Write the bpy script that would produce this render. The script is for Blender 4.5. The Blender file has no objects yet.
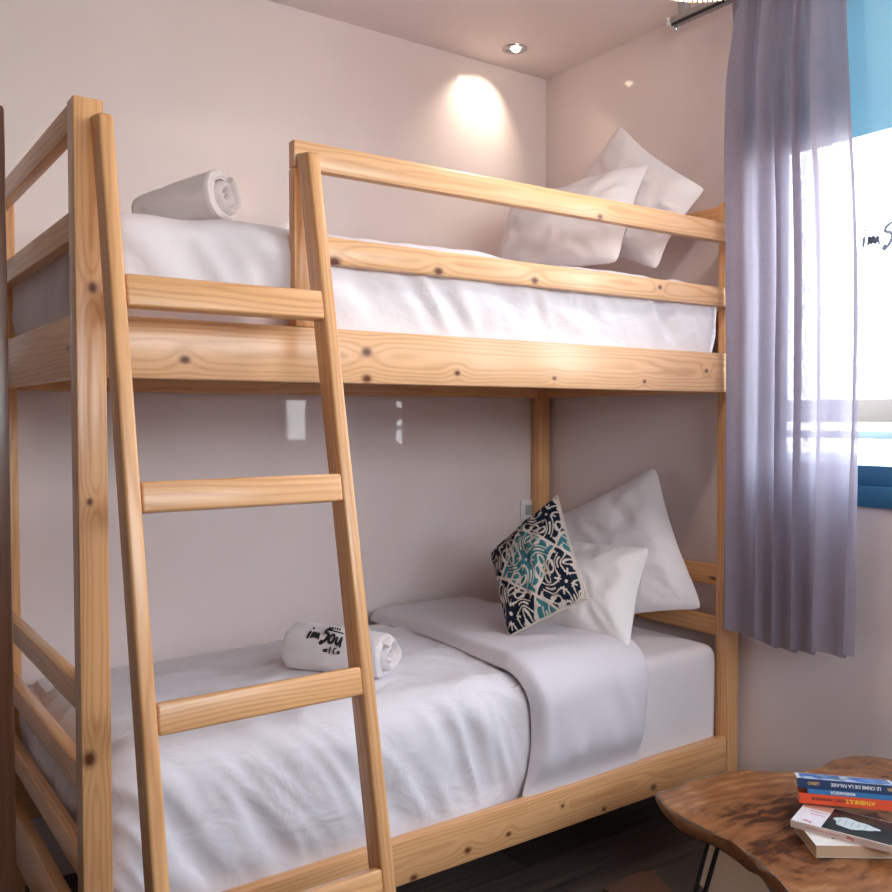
import bpy, bmesh, math, random
from mathutils import Vector, Matrix, noise
random.seed(7)
sc = bpy.context.scene
COL = sc.collection
PI = math.pi
V = Vector

# ------------------------------------------------------------------ materials
def new_mat(name):
    m = bpy.data.materials.new(name); m.use_nodes = True
    nt = m.node_tree; nt.nodes.clear()
    out = nt.nodes.new('ShaderNodeOutputMaterial')
    return m, nt, out

def N(nt, typ, **kw):
    n = nt.nodes.new(typ)
    for k, v in kw.items():
        if k in n.inputs.keys() if isinstance(k, str) else False:
            n.inputs[k].default_value = v
        else:
            setattr(n, k, v)
    return n

def principled(nt, out, color=(.8, .8, .8), rough=.5, spec=.5, **kw):
    p = nt.nodes.new('ShaderNodeBsdfPrincipled')
    p.inputs['Base Color'].default_value = (*color, 1)
    p.inputs['Roughness'].default_value = rough
    p.inputs['Specular IOR Level'].default_value = spec
    for k, v in kw.items():
        p.inputs[k].default_value = v
    nt.links.new(p.outputs[0], out.inputs[0])
    return p

def simple(name, color, rough=.5, spec=.5, bump=0, scale=200, var=0, **kw):
    m, nt, out = new_mat(name)
    p = principled(nt, out, color, rough, spec, **kw)
    tc = nt.nodes.new('ShaderNodeTexCoord')
    nz = N(nt, 'ShaderNodeTexNoise'); nz.inputs['Scale'].default_value = scale
    nt.links.new(tc.outputs['Object'], nz.inputs['Vector'])
    if bump:
        b = N(nt, 'ShaderNodeBump'); b.inputs['Strength'].default_value = bump; b.inputs['Distance'].default_value = .002
        nt.links.new(nz.outputs[0], b.inputs['Height']); nt.links.new(b.outputs[0], p.inputs['Normal'])
    mx = N(nt, 'ShaderNodeMixRGB'); mx.blend_type = 'MULTIPLY'
    mx.inputs[1].default_value = (*color, 1)
    cr = N(nt, 'ShaderNodeValToRGB'); cr.color_ramp.elements[0].color = (1-var, 1-var, 1-var, 1); cr.color_ramp.elements[1].color = (1, 1, 1, 1)
    nt.links.new(nz.outputs[0], cr.inputs[0]); nt.links.new(cr.outputs[0], mx.inputs[2]); mx.inputs[0].default_value = 1
    nt.links.new(mx.outputs[0], p.inputs['Base Color'])
    return m

def pine(name, light=(.78, .43, .19), dark=(.47, .17, .045), knots=(), ring=.009, rough=.38, auto_knots=True):
    """lacquered pine; the 'wood' attribute carries (length, width, thickness) of each board in metres"""
    m, nt, out = new_mat(name)
    L = nt.links.new
    p = principled(nt, out, light, rough, .45)
    p.inputs['Coat Weight'].default_value = .35; p.inputs['Coat Roughness'].default_value = .18
    at = N(nt, 'ShaderNodeAttribute'); at.attribute_name = 'wood'
    mp = N(nt, 'ShaderNodeMapping'); mp.inputs['Scale'].default_value = (1.3, 9, 9); L(at.outputs['Vector'], mp.inputs[0])
    nz = N(nt, 'ShaderNodeTexNoise'); nz.inputs['Scale'].default_value = 1.0; nz.inputs['Detail'].default_value = 3; L(mp.outputs[0], nz.inputs['Vector'])
    sep = N(nt, 'ShaderNodeSeparateXYZ'); L(at.outputs['Vector'], sep.inputs[0])
    def M(op, a, b=None, c=None):
        n = N(nt, 'ShaderNodeMath'); n.operation = op
        for i, x in enumerate((a, b, c)):
            if x is None: continue
            if isinstance(x, (int, float)): n.inputs[i].default_value = x
            else: L(x, n.inputs[i])
        return n.outputs[0]
    y2 = M('MULTIPLY', sep.outputs[1], sep.outputs[1]); z2 = M('MULTIPLY', sep.outputs[2], sep.outputs[2])
    r = M('SQRT', M('ADD', y2, z2))
    r = M('ADD', r, M('MULTIPLY', nz.outputs[0], .055))
    # knot warping
    kn_val = None
    def knot_mask(px, py, pz, rad):
        dx = M('MULTIPLY', M('SUBTRACT', sep.outputs[0], px), .75); dy = M('SUBTRACT', sep.outputs[1], py); dz = M('MULTIPLY', M('SUBTRACT', sep.outputs[2], pz), .3)
        d = M('SQRT', M('ADD', M('ADD', M('MULTIPLY', dx, dx), M('MULTIPLY', dy, dy)), M('MULTIPLY', dz, dz)))
        return d, rad
    masks = []
    for k in [(a_, b_, c_, r_*1.35) for a_, b_, c_, r_ in knots]:
        d, rad = knot_mask(*k)
        core = M('SUBTRACT', 1, M('SMOOTH_MIN', M('DIVIDE', d, rad), 1, .35))
        halo = M('POWER', 2.718, M('MULTIPLY', M('DIVIDE', d, rad*2.4), M('MULTIPLY', M('DIVIDE', d, rad*2.4), -1)))
        masks.append(core)
        r = M('ADD', r, M('MULTIPLY', halo, .011))
    w = M('SINE', M('MULTIPLY', r, 2*PI/ring))
    w = M('POWER', M('ADD', M('MULTIPLY', w, .5), .5), 2.2)
    mp2 = N(nt, 'ShaderNodeMapping'); mp2.inputs['Scale'].default_value = (6, 260, 260); L(at.outputs['Vector'], mp2.inputs[0])
    fz = N(nt, 'ShaderNodeTexNoise'); fz.inputs['Scale'].default_value = 1; fz.inputs['Detail'].default_value = 4; L(mp2.outputs[0], fz.inputs['Vector'])
    mp3 = N(nt, 'ShaderNodeMapping'); mp3.inputs['Scale'].default_value = (1.1, 5, 5); L(at.outputs['Vector'], mp3.inputs[0])
    bz = N(nt, 'ShaderNodeTexNoise'); bz.inputs['Scale'].default_value = 2; bz.inputs['Detail'].default_value = 2; L(mp3.outputs[0], bz.inputs['Vector'])
    fac = M('ADD', M('MULTIPLY', w, .34), M('MULTIPLY', M('SUBTRACT', fz.outputs[0], .42), .55))
    fac = M('ADD', fac, M('MULTIPLY', M('SUBTRACT', bz.outputs[0], .45), .6))
    cl = N(nt, 'ShaderNodeClamp'); L(fac, cl.inputs[0])
    mx = N(nt, 'ShaderNodeMixRGB'); mx.inputs[1].default_value = (*light, 1); mx.inputs[2].default_value = (*dark, 1); L(cl.outputs[0], mx.inputs[0])
    col = mx.outputs[0]
    if auto_knots:
        mp4 = N(nt, 'ShaderNodeMapping'); mp4.inputs['Scale'].default_value = (3.1, 9.0, 3.0); L(at.outputs['Vector'], mp4.inputs[0])
        vo = N(nt, 'ShaderNodeTexVoronoi'); vo.inputs['Scale'].default_value = 1; vo.inputs['Randomness'].default_value = 1; L(mp4.outputs[0], vo.inputs['Vector'])
        sx = N(nt, 'ShaderNodeSeparateColor'); L(vo.outputs['Color'], sx.inputs[0])
        gate = M('GREATER_THAN', sx.outputs[0], .55)
        km = M('MULTIPLY', M('SUBTRACT', 1, M('SMOOTH_MIN', M('DIVIDE', vo.outputs['Distance'], .075), 1, .3)), gate)
        masks.append(km)
    for k in masks:
        c = N(nt, 'ShaderNodeClamp'); L(M('MULTIPLY', k, 1.5), c.inputs[0])
        m2 = N(nt, 'ShaderNodeMixRGB'); L(c.outputs[0], m2.inputs[0]); L(col, m2.inputs[1]); m2.inputs[2].default_value = (.13, .032, .010, 1)
        col = m2.outputs[0]
    L(col, p.inputs['Base Color'])
    b = N(nt, 'ShaderNodeBump'); b.inputs['Strength'].default_value = .12; b.inputs['Distance'].default_value = .001
    L(fz.outputs[0], b.inputs['Height']); L(b.outputs[0], p.inputs['Normal'])
    return m

def cloth(name, color, rough=.85, weave=900, bump=.25, sheen=.15, fold=0, fold_scale=7):
    m, nt, out = new_mat(name); L = nt.links.new
    p = principled(nt, out, color, rough, .25)
    p.inputs['Sheen Weight'].default_value = sheen
    tc = N(nt, 'ShaderNodeTexCoord')
    nz = N(nt, 'ShaderNodeTexNoise'); nz.inputs['Scale'].default_value = weave; L(tc.outputs['Object'], nz.inputs['Vector'])
    b = N(nt, 'ShaderNodeBump'); b.inputs['Strength'].default_value = bump; b.inputs['Distance'].default_value = .0006
    L(nz.outputs[0], b.inputs['Height'])
    if fold:
        mq = N(nt, 'ShaderNodeMapping'); mq.inputs['Rotation'].default_value = (.2, .7, .9); mq.inputs['Scale'].default_value = (.8, 2.6, 1.2); L(tc.outputs['Object'], mq.inputs[0])
        n5 = N(nt, 'ShaderNodeTexNoise'); n5.noise_type = 'RIDGED_MULTIFRACTAL'; n5.inputs['Scale'].default_value = fold_scale*1.1; n5.inputs['Detail'].default_value = 2; n5.inputs['Distortion'].default_value = .4; L(mq.outputs[0], n5.inputs['Vector'])
        b5 = N(nt, 'ShaderNodeBump'); b5.inputs['Strength'].default_value = fold*.45; b5.inputs['Distance'].default_value = .006; L(n5.outputs[0], b5.inputs['Height']); L(b5.outputs[0], b.inputs['Normal'])
    last = b
    if fold:
        mp = N(nt, 'ShaderNodeMapping'); mp.inputs['Rotation'].default_value = (.3, .5, .6); mp.inputs['Scale'].default_value = (1, 2.2, 1.3)
        L(tc.outputs['Object'], mp.inputs[0])
        n2 = N(nt, 'ShaderNodeTexNoise'); n2.inputs['Scale'].default_value = fold_scale; n2.inputs['Detail'].default_value = 3; n2.inputs['Distortion'].default_value = .5
        L(mp.outputs[0], n2.inputs['Vector'])
        b2 = N(nt, 'ShaderNodeBump'); b2.inputs['Strength'].default_value = fold; b2.inputs['Distance'].default_value = .02
        L(n2.outputs[0], b2.inputs['Height']); L(b.outputs[0], b2.inputs['Normal']); last = b2
    L(last.outputs[0], p.inputs['Normal'])
    return m

def tadelakt(name, color, rough=.22, spec=.5, coat=0):
    m, nt, out = new_mat(name); L = nt.links.new
    p = principled(nt, out, color, rough, spec)
    p.inputs['Coat Weight'].default_value = coat; p.inputs['Coat Roughness'].default_value = .03
    tc = N(nt, 'ShaderNodeTexCoord')
    n1 = N(nt, 'ShaderNodeTexNoise'); n1.inputs['Scale'].default_value = 1.3; n1.inputs['Detail'].default_value = 5; L(tc.outputs['Object'], n1.inputs['Vector'])
    cr = N(nt, 'ShaderNodeValToRGB'); e = cr.color_ramp.elements
    e[0].position = .3; e[0].color = (color[0]*.93, color[1]*.92, color[2]*.92, 1); e[1].position = .7; e[1].color = (min(1, color[0]*1.04), min(1, color[1]*1.04), min(1, color[2]*1.05), 1)
    L(n1.outputs[0], cr.inputs[0]); L(cr.outputs[0], p.inputs['Base Color'])
    n2 = N(nt, 'ShaderNodeTexNoise'); n2.inputs['Scale'].default_value = 6; n2.inputs['Detail'].default_value = 4; L(tc.outputs['Object'], n2.inputs['Vector'])
    b = N(nt, 'ShaderNodeBump'); b.inputs['Strength'].default_value = .10; b.inputs['Distance'].default_value = .01
    L(n2.outputs[0], b.inputs['Height']); L(b.outputs[0], p.inputs['Normal'])
    b3 = N(nt, 'ShaderNodeBump'); b3.inputs['Strength'].default_value = .025; b3.inputs['Distance'].default_value = .01; L(n2.outputs[0], b3.inputs['Height']); L(b3.outputs[0], p.inputs['Coat Normal'])
    return m

M_ = {}
M_['pine'] = pine('lacquered_pine')
M_['pine_dark'] = pine('old_dark_pine', (.11, .038, .014), (.05, .015, .006))
M_['wall'] = tadelakt('polished_plaster', (.79, .68, .64), .35, .4, .8)
M_['wall2'] = tadelakt('polished_plaster_end_wall', (.79, .69, .66), .35, .4, .7)
M_['ceiling'] = tadelakt('ceiling_plaster', (.88, .79, .76), .6, .3)
M_['linen'] = cloth('white_percale', (.79, .75, .775), fold=.65, fold_scale=6)
M_['sheet'] = cloth('fitted_cotton_sheet', (.77, .71, .715), fold=.2, fold_scale=5)
M_['band'] = cloth('duvet_lining', (.72, .67, .70), rough=.6, fold=.2, fold_scale=5)
M_['pillow'] = cloth('pillow_cotton', (.78, .72, .725), fold=.3, fold_scale=8)
M_['satin'] = cloth('satin_pillowcase', (.84, .80, .785), rough=.45, fold=.3, fold_scale=8)
M_['terry'] = cloth('white_terry', (.76, .70, .69), weave=420, bump=1.0, fold=.2, fold_scale=14)
M_['black'] = simple('black_metal', (.012, .012, .014), .35)
M_['ink'] = simple('black_print', (.008, .008, .010), .7)
M_['frame_blue'] = simple('blue_grey_aluminium', (.022, .13, .25), .35)
M_['chrome'] = simple('brushed_steel', (.6, .6, .6), .25, Metallic=1.0)
M_['white_plastic'] = simple('white_plastic', (.7, .68, .66), .35)
M_['track'] = simple('grey_painted_track', (.36, .33, .33), .4)
M_['paper'] = simple('book_pages', (.66, .44, .26), .8, bump=.3, scale=400, var=.15)
M_['cane'] = simple('pale_cane', (.75, .56, .38), .6)

# ------------------------------------------------------------------ helpers
def world_loc(o):
    return V((0, 0, 0)) if o is None else o['_loc_'] if False else V(LOCS[o.name])
LOCS = {}

def tag(o, label=None, cat=None, group=None, kind=None):
    if label: o['label'] = label
    if cat: o['category'] = cat
    if group: o['group'] = group
    if kind: o['kind'] = kind
    return o

# measured coordinates -> metres (small correction of the first survey)
GA = Matrix(((1.0073, 0, 0, 0), (0, 1.0034, 0, 0), (0, 0, 1.0031, -.013), (0, 0, 0, 1)))
def thing(name, label, cat, loc, group=None):
    loc = GA @ V(loc)
    o = bpy.data.objects.new(name, None); COL.objects.link(o)
    o.empty_display_size = .05
    o.location = loc; LOCS[o.name] = tuple(loc)
    return tag(o, label, cat, group)

def obj(name, bm, mat, parent=None, smooth=True, label=None):
    """bm in world coordinates -> one mesh object; origin at the parent's base or at its own base"""
    me = bpy.data.meshes.new(name)
    bmesh.ops.transform(bm, matrix=GA, verts=bm.verts)
    if parent is not None:
        off = V(LOCS[parent.name])
    else:
        xs = [v.co for v in bm.verts]
        off = V(((min(c.x for c in xs)+max(c.x for c in xs))/2, (min(c.y for c in xs)+max(c.y for c in xs))/2, min(c.z for c in xs)))
    bmesh.ops.translate(bm, verts=bm.verts, vec=-off)
    bm.to_mesh(me); bm.free()
    if smooth:
        for p in me.polygons: p.use_smooth = True
        try: me.set_sharp_from_angle(angle=math.radians(40))
        except Exception: pass
    for mm in (mat if isinstance(mat, (list, tuple)) else [mat]): me.materials.append(mm)
    o = bpy.data.objects.new(name, me); COL.objects.link(o)
    if parent is not None:
        o.parent = parent; LOCS[o.name] = LOCS[parent.name]
    else:
        o.location = off; LOCS[o.name] = tuple(off)
    if label: o['label'] = label
    return o

def frame_matrix(c, ex, ey, ez):
    m = Matrix.Identity(4)
    for i, e in enumerate((ex, ey, ez)):
        for j in range(3): m[j][i] = e[j]
    for j in range(3): m[j][3] = c[j]
    return m

def add_box(bm, c, dims, mat=None, bevel=.003, seg=2, grain=0, pith=None):
    """box centred on c (or transformed by mat), bevelled, with the wood attribute (grain axis 0/1/2)"""
    lay = bm.verts.layers.float_vector.get('wood') or bm.verts.layers.float_vector.new('wood')
    r = bmesh.ops.create_cube(bm, size=1)
    vs = r['verts']
    for v in vs: v.co = V((v.co.x*dims[0], v.co.y*dims[1], v.co.z*dims[2]))
    if bevel:
        es = list({e for v in vs for e in v.link_edges})
        rr = bmesh.ops.bevel(bm, geom=es, offset=min(bevel, min(dims)*.45), segments=seg, profile=.5, affect='EDGES')
        vs = list({v for v in rr['verts']} | {v for v in vs if v.is_valid})
    ox = random.uniform(-5, 5) if pith is None else pith[0]
    py, pz = (random.choice((-1, 1))*random.uniform(.02, .06), random.uniform(-.06, -.02)) if pith is None else pith[1:]
    rest = [i for i in range(3) if i != grain]
    T = mat if mat is not None else Matrix.Translation(c)
    for v in vs:
        q = v.co
        a, b = (rest[0], rest[1]) if dims[rest[0]] >= dims[rest[1]] else (rest[1], rest[0])
        v[lay] = (q[grain]+ox, q[a]+py, q[b]+pz)
        v.co = T @ q
    return vs

def board(name, lo, hi, parent, mat='pine', bevel=.004, pith=None, label=None):
    lo, hi = V(lo), V(hi); d = hi-lo
    g = max(range(3), key=lambda i: d[i])
    bm = bmesh.new()
    add_box(bm, (lo+hi)/2, d, bevel=bevel, grain=g, pith=pith)
    return obj(name, bm, M_[mat] if isinstance(mat, str) else mat, parent, label=label)

def tube(bm, pts, r, seg=10, cap=True):
    pts = [V(p) for p in pts]; rings = []
    up = V((0, 0, 1))
    for i, p in enumerate(pts):
        d = (pts[min(i+1, len(pts)-1)]-pts[max(i-1, 0)]).normalized()
        u = d.cross(up)
        if u.length < .05: u = d.cross(V((1, 0, 0)))
        u.normalize(); w = d.cross(u)
        rr = r[i] if isinstance(r, (list, tuple)) else r
        rings.append([bm.verts.new(p+u*math.cos(2*PI*k/seg)*rr+w*math.sin(2*PI*k/seg)*rr) for k in range(seg)])
    for a, b in zip(rings, rings[1:]):
        for k in range(seg): bm.faces.new((a[k], a[(k+1) % seg], b[(k+1) % seg], b[k]))
    if cap:
        bm.faces.new(rings[0][::-1]); bm.faces.new(rings[-1])

def lathe(bm, prof, c, seg=32):
    rings = [[bm.verts.new(V(c)+V((r*math.cos(2*PI*k/seg), r*math.sin(2*PI*k/seg), z))) for k in range(seg)] for r, z in prof]
    for a, b in zip(rings, rings[1:]):
        for k in range(seg): bm.faces.new((a[k], a[(k+1) % seg], b[(k+1) % seg], b[k]))

def grid_faces(bm, rows, closed_u=False):
    for a, b in zip(rows, rows[1:]):
        n = len(a)
        for k in range(n if closed_u else n-1):
            q = (a[k], a[(k+1) % n], b[(k+1) % n], b[k])
            if len(set(q)) == 4:
                try: bm.faces.new(q)
                except ValueError: pass

def fbm(p, o=3):
    s, a = 0, 1
    for i in range(o):
        s += a*noise.noise(p); p = p*2.03+V((3.1, 1.7, 5.2)); a *= .5
    return s
def ridge(p):
    n_ = noise.noise(p); return 1-(math.sqrt(n_*n_+.010)-.02)*2.2
def smooth(e0, e1, x):
    t = max(0, min(1, (x-e0)/(e1-e0))); return t*t*(3-2*t)

# ------------------------------------------------------------------ setting
FZ, CZ = -1.34, 1.386          # floor and ceiling (z = 0 is the eye height of the photographer)
XR, XL, YB, YF = 2.05, -1.9, .972, -3.6
def struct(name, lo, hi, mat):
    bm = bmesh.new(); lo, hi = V(lo), V(hi)
    add_box(bm, (lo+hi)/2, hi-lo, bevel=0)
    o = obj(name, bm, M_[mat] if isinstance(mat, str) else mat, smooth=False); o['kind'] = 'structure'; return o

def plank_mat():
    m, nt, out = new_mat('dark_plank_floor'); L = nt.links.new
    p = principled(nt, out, (.05, .04, .035), .38, .5)
    tc = N(nt, 'ShaderNodeTexCoord')
    mp = N(nt, 'ShaderNodeMapping'); mp.inputs['Scale'].default_value = (1, 1, 1); L(tc.outputs['Object'], mp.inputs[0])
    br = N(nt, 'ShaderNodeTexBrick'); br.inputs['Scale'].default_value = 1; br.inputs['Brick Width'].default_value = 1.2; br.inputs['Row Height'].default_value = .14
    br.inputs['Mortar Size'].default_value = .002; br.inputs['Color1'].default_value = (.13, .10, .085, 1); br.inputs['Color2'].default_value = (.075, .058, .05, 1); br.inputs['Mortar'].default_value = (.01, .008, .007, 1)
    L(mp.outputs[0], br.inputs['Vector'])
    mp2 = N(nt, 'ShaderNodeMapping'); mp2.inputs['Scale'].default_value = (2, 40, 40); L(tc.outputs['Object'], mp2.inputs[0])
    nz = N(nt, 'ShaderNodeTexNoise'); nz.inputs['Scale'].default_value = 1.5; nz.inputs['Detail'].default_value = 5; L(mp2.outputs[0], nz.inputs['Vector'])
    mx = N(nt, 'ShaderNodeMixRGB'); mx.blend_type = 'MULTIPLY'; mx.inputs[0].default_value = .7
    cr = N(nt, 'ShaderNodeValToRGB'); cr.color_ramp.elements[0].position = .3; cr.color_ramp.elements[0].color = (.4, .4, .4, 1); cr.color_ramp.elements[1].position = .7; cr.color_ramp.elements[1].color = (1.5, 1.4, 1.3, 1)
    L(nz.outputs[0], cr.inputs[0]); L(br.outputs[0], mx.inputs[1]); L(cr.outputs[0], mx.inputs[2]); L(mx.outputs[0], p.inputs['Base Color'])
    return m
M_['floor'] = plank_mat()

struct('floor', (XL-.1, YF-.1, FZ-.1), (XR+.2, YB+.1, FZ), 'floor')
struct('ceiling', (XL-.1, YF-.1, CZ), (XR+.2, YB+.1, CZ+.1), 'ceiling')
struct('wall_back', (XL-.1, YB, FZ), (XR+.2, YB+.1, CZ), 'wall')
M_['dark_wall'] = simple('dark_unseen_wall', (.08, .04, .022), .5, var=.3, scale=3)  # unseen left wall, made dark to cut bounce onto the foot-side faces
struct('wall_left', (XL-.1, YF, FZ), (XL, YB, CZ), 'dark_wall')
# rear wall with a high window added as fill light (behind the photographer)
def wall_with_hole(name, axis, p0, p1, a0, a1, h0, h1, lo, hi, mat):
    """slab between p0..p1 along `axis`, spanning lo..hi along the other horizontal axis and FZ..CZ, minus a0..a1 x h0..h1"""
    bm = bmesh.new()
    def bx(s0, s1, z0, z1):
        if s1-s0 < 1e-4 or z1-z0 < 1e-4: return
        c = [0, 0, (z0+z1)/2]; d = [0, 0, z1-z0]
        c[axis] = (p0+p1)/2; d[axis] = p1-p0; c[1-axis] = (s0+s1)/2; d[1-axis] = s1-s0
        add_box(bm, V(c), d, bevel=0)
    bx(lo, a0, FZ, CZ); bx(a1, hi, FZ, CZ); bx(a0, a1, FZ, h0); bx(a0, a1, h1, CZ)
    o = obj(name, bm, M_[mat], smooth=False); o['kind'] = 'structure'; return o
WY0, WY1, WZ0, WZ1 = -.98, -.01, -.245, 1.37
SY0, SY1 = -1.68, -1.13
wall_with_hole('wall_right', 0, XR, XR+.1, WY0, WY1, WZ0, WZ1, SY1, YB, 'wall2')
wall_with_hole('wall_right', 0, XR, XR+.1, SY0, SY1, WZ0, WZ1, YF, SY1, 'wall2')
DX0, DX1, DZ1 = -.9, 1.9, 1.28
wall_with_hole('wall_front', 1, YF-.1, YF, DX0, DX1, .32, DZ1, XL, XR+.2, 'wall2')

# glass
def glass_mat():
    m, nt, out = new_mat('window_glass'); L = nt.links.new
    tr = N(nt, 'ShaderNodeBsdfTransparent'); tr.inputs[0].default_value = (.96, .98, .98, 1)
    gl = N(nt, 'ShaderNodeBsdfGlossy'); gl.inputs['Roughness'].default_value = .02
    lw = N(nt, 'ShaderNodeLayerWeight'); pw_ = N(nt, 'ShaderNodeMath'); pw_.operation = 'POWER'; L(lw.outputs['Facing'], pw_.inputs[0]); pw_.inputs[1].default_value = 4
    fr = N(nt, 'ShaderNodeMath'); fr.operation = 'MULTIPLY_ADD'; L(pw_.outputs[0], fr.inputs[0]); fr.inputs[1].default_value = .5; fr.inputs[2].default_value = .03
    mx = N(nt, 'ShaderNodeMixShader'); L(fr.outputs[0], mx.inputs[0]); L(tr.outputs[0], mx.inputs[1]); L(gl.outputs[0], mx.inputs[2]); L(mx.outputs[0], out.inputs[0])
    return m
M_['glass'] = glass_mat()

def window(name, y0, y1, z0, z1):
    win = thing(name, None, None, (XR+.06, (y0+y1)/2, z0)); win['kind'] = 'structure'
    bm = bmesh.new(); x0, x1 = XR-.012, XR+.06; xc, xd = (x0+x1)/2, x1-x0
    add_box(bm, V((xc, (y0+y1)/2, z0+.03)), (xd, y1-y0, .06)); add_box(bm, V((xc, (y0+y1)/2, z1-.03)), (xd, y1-y0, .06))
    add_box(bm, V((xc, y0+.03, (z0+z1)/2)), (xd, .06, z1-z0-.121)); add_box(bm, V((xc, y1-.03, (z0+z1)/2)), (xd, .06, z1-z0-.121))
    obj('window_frame', bm, M_['frame_blue'], win)
    bm = bmesh.new(); sx, sd = XR+.03, .04
    add_box(bm, V((sx, (y0+y1)/2, z0+.088)), (sd, y1-y0-.12, .062)); add_box(bm, V((sx, (y0+y1)/2, z1-.09)), (sd, y1-y0-.12, .06))
    add_box(bm, V((sx, y0+.085, (z0+z1)/2)), (sd, .05, z1-z0-.24)); add_box(bm, V((sx, y1-.085, (z0+z1)/2)), (sd, .05, z1-z0-.24))
    obj('window_sash', bm, M_['frame_blue'], win)
    bm = bmesh.new(); add_box(bm, V((XR+.035, (y0+y1)/2, (z0+z1)/2)), (.004, y1-y0-.2, z1-z0-.2), bevel=0)
    obj('glass_pane', bm, M_['glass'], win, smooth=False)
    return win
win = window('window_1', WY0, WY1, WZ0, WZ1)
window('window_2', SY0, SY1, WZ0, WZ1)
DZ0 = .32
fill_win = thing('fill_window', None, None, ((DX0+DX1)/2, YF-.05, DZ0)); fill_win['kind'] = 'structure'  # unseen window, added to light the bed fronts from behind the camera
bm = bmesh.new()
for xx in (DX0+.03, (DX0+DX1)/2, DX1-.03): add_box(bm, V((xx, YF-.05, (DZ0+DZ1)/2)), (.06, .06, DZ1-DZ0))
add_box(bm, V(((DX0+DX1)/2, YF-.05, DZ1-.03)), (DX1-DX0, .058, .06)); add_box(bm, V(((DX0+DX1)/2, YF-.05, DZ0+.03)), (DX1-DX0, .058, .06))
obj('window_frame', bm, M_['frame_blue'], fill_win)
bm = bmesh.new(); add_box(bm, V(((DX0+DX1)/2, YF-.05, (DZ0+DZ1)/2)), (DX1-DX0-.08, .004, DZ1-DZ0-.1), bevel=0)
obj('glass_pane', bm, M_['glass'], fill_win, smooth=False)

# roller blind in the upper part of the window
def blind_mat():
    m, nt, out = new_mat('flare_blue_blind_fabric'); L = nt.links.new
    d = N(nt, 'ShaderNodeBsdfDiffuse'); d.inputs[0].default_value = (.40, .62, .70, 1)  # fabric blue pushed further to carry the lens flare's tint
    t = N(nt, 'ShaderNodeBsdfTranslucent'); t.inputs[0].default_value = (.34, .58, .68, 1)
    mx = N(nt, 'ShaderNodeMixShader'); mx.inputs[0].default_value = BLIND_T; L(d.outputs[0], mx.inputs[1]); L(t.outputs[0], mx.inputs[2]); L(mx.outputs[0], out.inputs[0])
    return m
BLIND_T = .30
M_['blind'] = blind_mat()
bl = thing('roller_blind', 'blue roller blind pulled a third of the way down the bright window', 'blind', (XR-.02, (WY0+WY1)/2, .811))
bm = bmesh.new(); add_box(bm, V((XR-.02, (WY0+WY1)/2, (.811+1.33)/2)), (.0015, WY1-WY0-.02, 1.33-.811), bevel=0)
obj('blind_fabric', bm, M_['blind'], bl, smooth=False)
bm = bmesh.new(); tube(bm, [(XR-.03, WY0+.01, 1.345), (XR-.03, WY1-.01, 1.345)], .018, 16); obj('blind_roller', bm, M_['frame_blue'], bl)

# outside the window: balcony parapet and pale buildings, overexposed
M_['render_white'] = simple('white_render', (.33, .36, .38), .8)
M_['render_beige'] = simple('beige_render', (.17, .145, .13), .8)
M_['leaf'] = simple('dusty_foliage', (.16, .24, .12), .8, bump=.5, scale=8, var=.5)
M_['sea'] = simple('pale_ground', (.45, .45, .42), .9)
def outside(name, lo, hi, mat, label, cat):
    bm = bmesh.new(); lo, hi = V(lo), V(hi); add_box(bm, (lo+hi)/2, hi-lo, bevel=.01)
    return tag(obj(name, bm, M_[mat]), label, cat)
g = struct('ground_outside', (XR+.6, -26, -3.6), (40, 30, -3.5), 'sea')
b = thing('low_building', 'pale low building seen through the window glass beyond the railing', 'building', (15, -2, -3.5))
bm = bmesh.new(); add_box(bm, V((15, 2.5, -2.2)), (3, 17, 2.6), bevel=.02); obj('building_wall', bm, M_['render_beige'], b)
bm = bmesh.new(); add_box(bm, V((15, 2.5, -.82)), (3.2, 17.2, .18), bevel=.02); obj('parapet', bm, M_['render_white'], b)
r = thing('balcony_railing', 'pale balcony railing outside the window', 'railing', (3.1, -1, -1.4))
bm = bmesh.new(); add_box(bm, V((3.1, -1, .039)), (.05, 4, .095)); obj('handrail', bm, M_['render_beige'], r)
bm = bmesh.new(); add_box(bm, V((3.1, -1, -.061)), (.03, 4, .032)); obj('crossbar', bm, simple('pale_blue_paint', (.15, .21, .26), .5), r)
for k in range(5):
    bm = bmesh.new(); add_box(bm, V((3.1, -2.9+k*.95, -.705)), (.03, .03, 1.39)); obj('baluster', bm, M_['render_white'], r)
hd = thing('balcony_hedge', 'dusty green planter hedge outside, at the foot of the window glass', 'hedge', (3.0, -1, -1.4))
bm = bmesh.new()
rows = []
for i_ in range(90):
    y_ = -2.9+i_*.043; row = []
    for k in range(14):
        a = 2*PI*k/14; q = V((2.90+.09*math.cos(a), y_, -.66+.50*math.sin(a))); row.append(bm.verts.new(q+V((math.cos(a), 0, math.sin(a)))*.05*fbm(q*9)))
    rows.append(row)
grid_faces(bm, rows, closed_u=True); bm.faces.new(rows[0]); bm.faces.new(rows[-1])
obj('foliage', bm, M_['leaf'], hd)
bm = bmesh.new(); add_box(bm, V((2.67, -1, -1.45)), (1.02, 4.2, .1)); o = obj('balcony_slab', bm, M_['render_white']); o['kind'] = 'structure'

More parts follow.
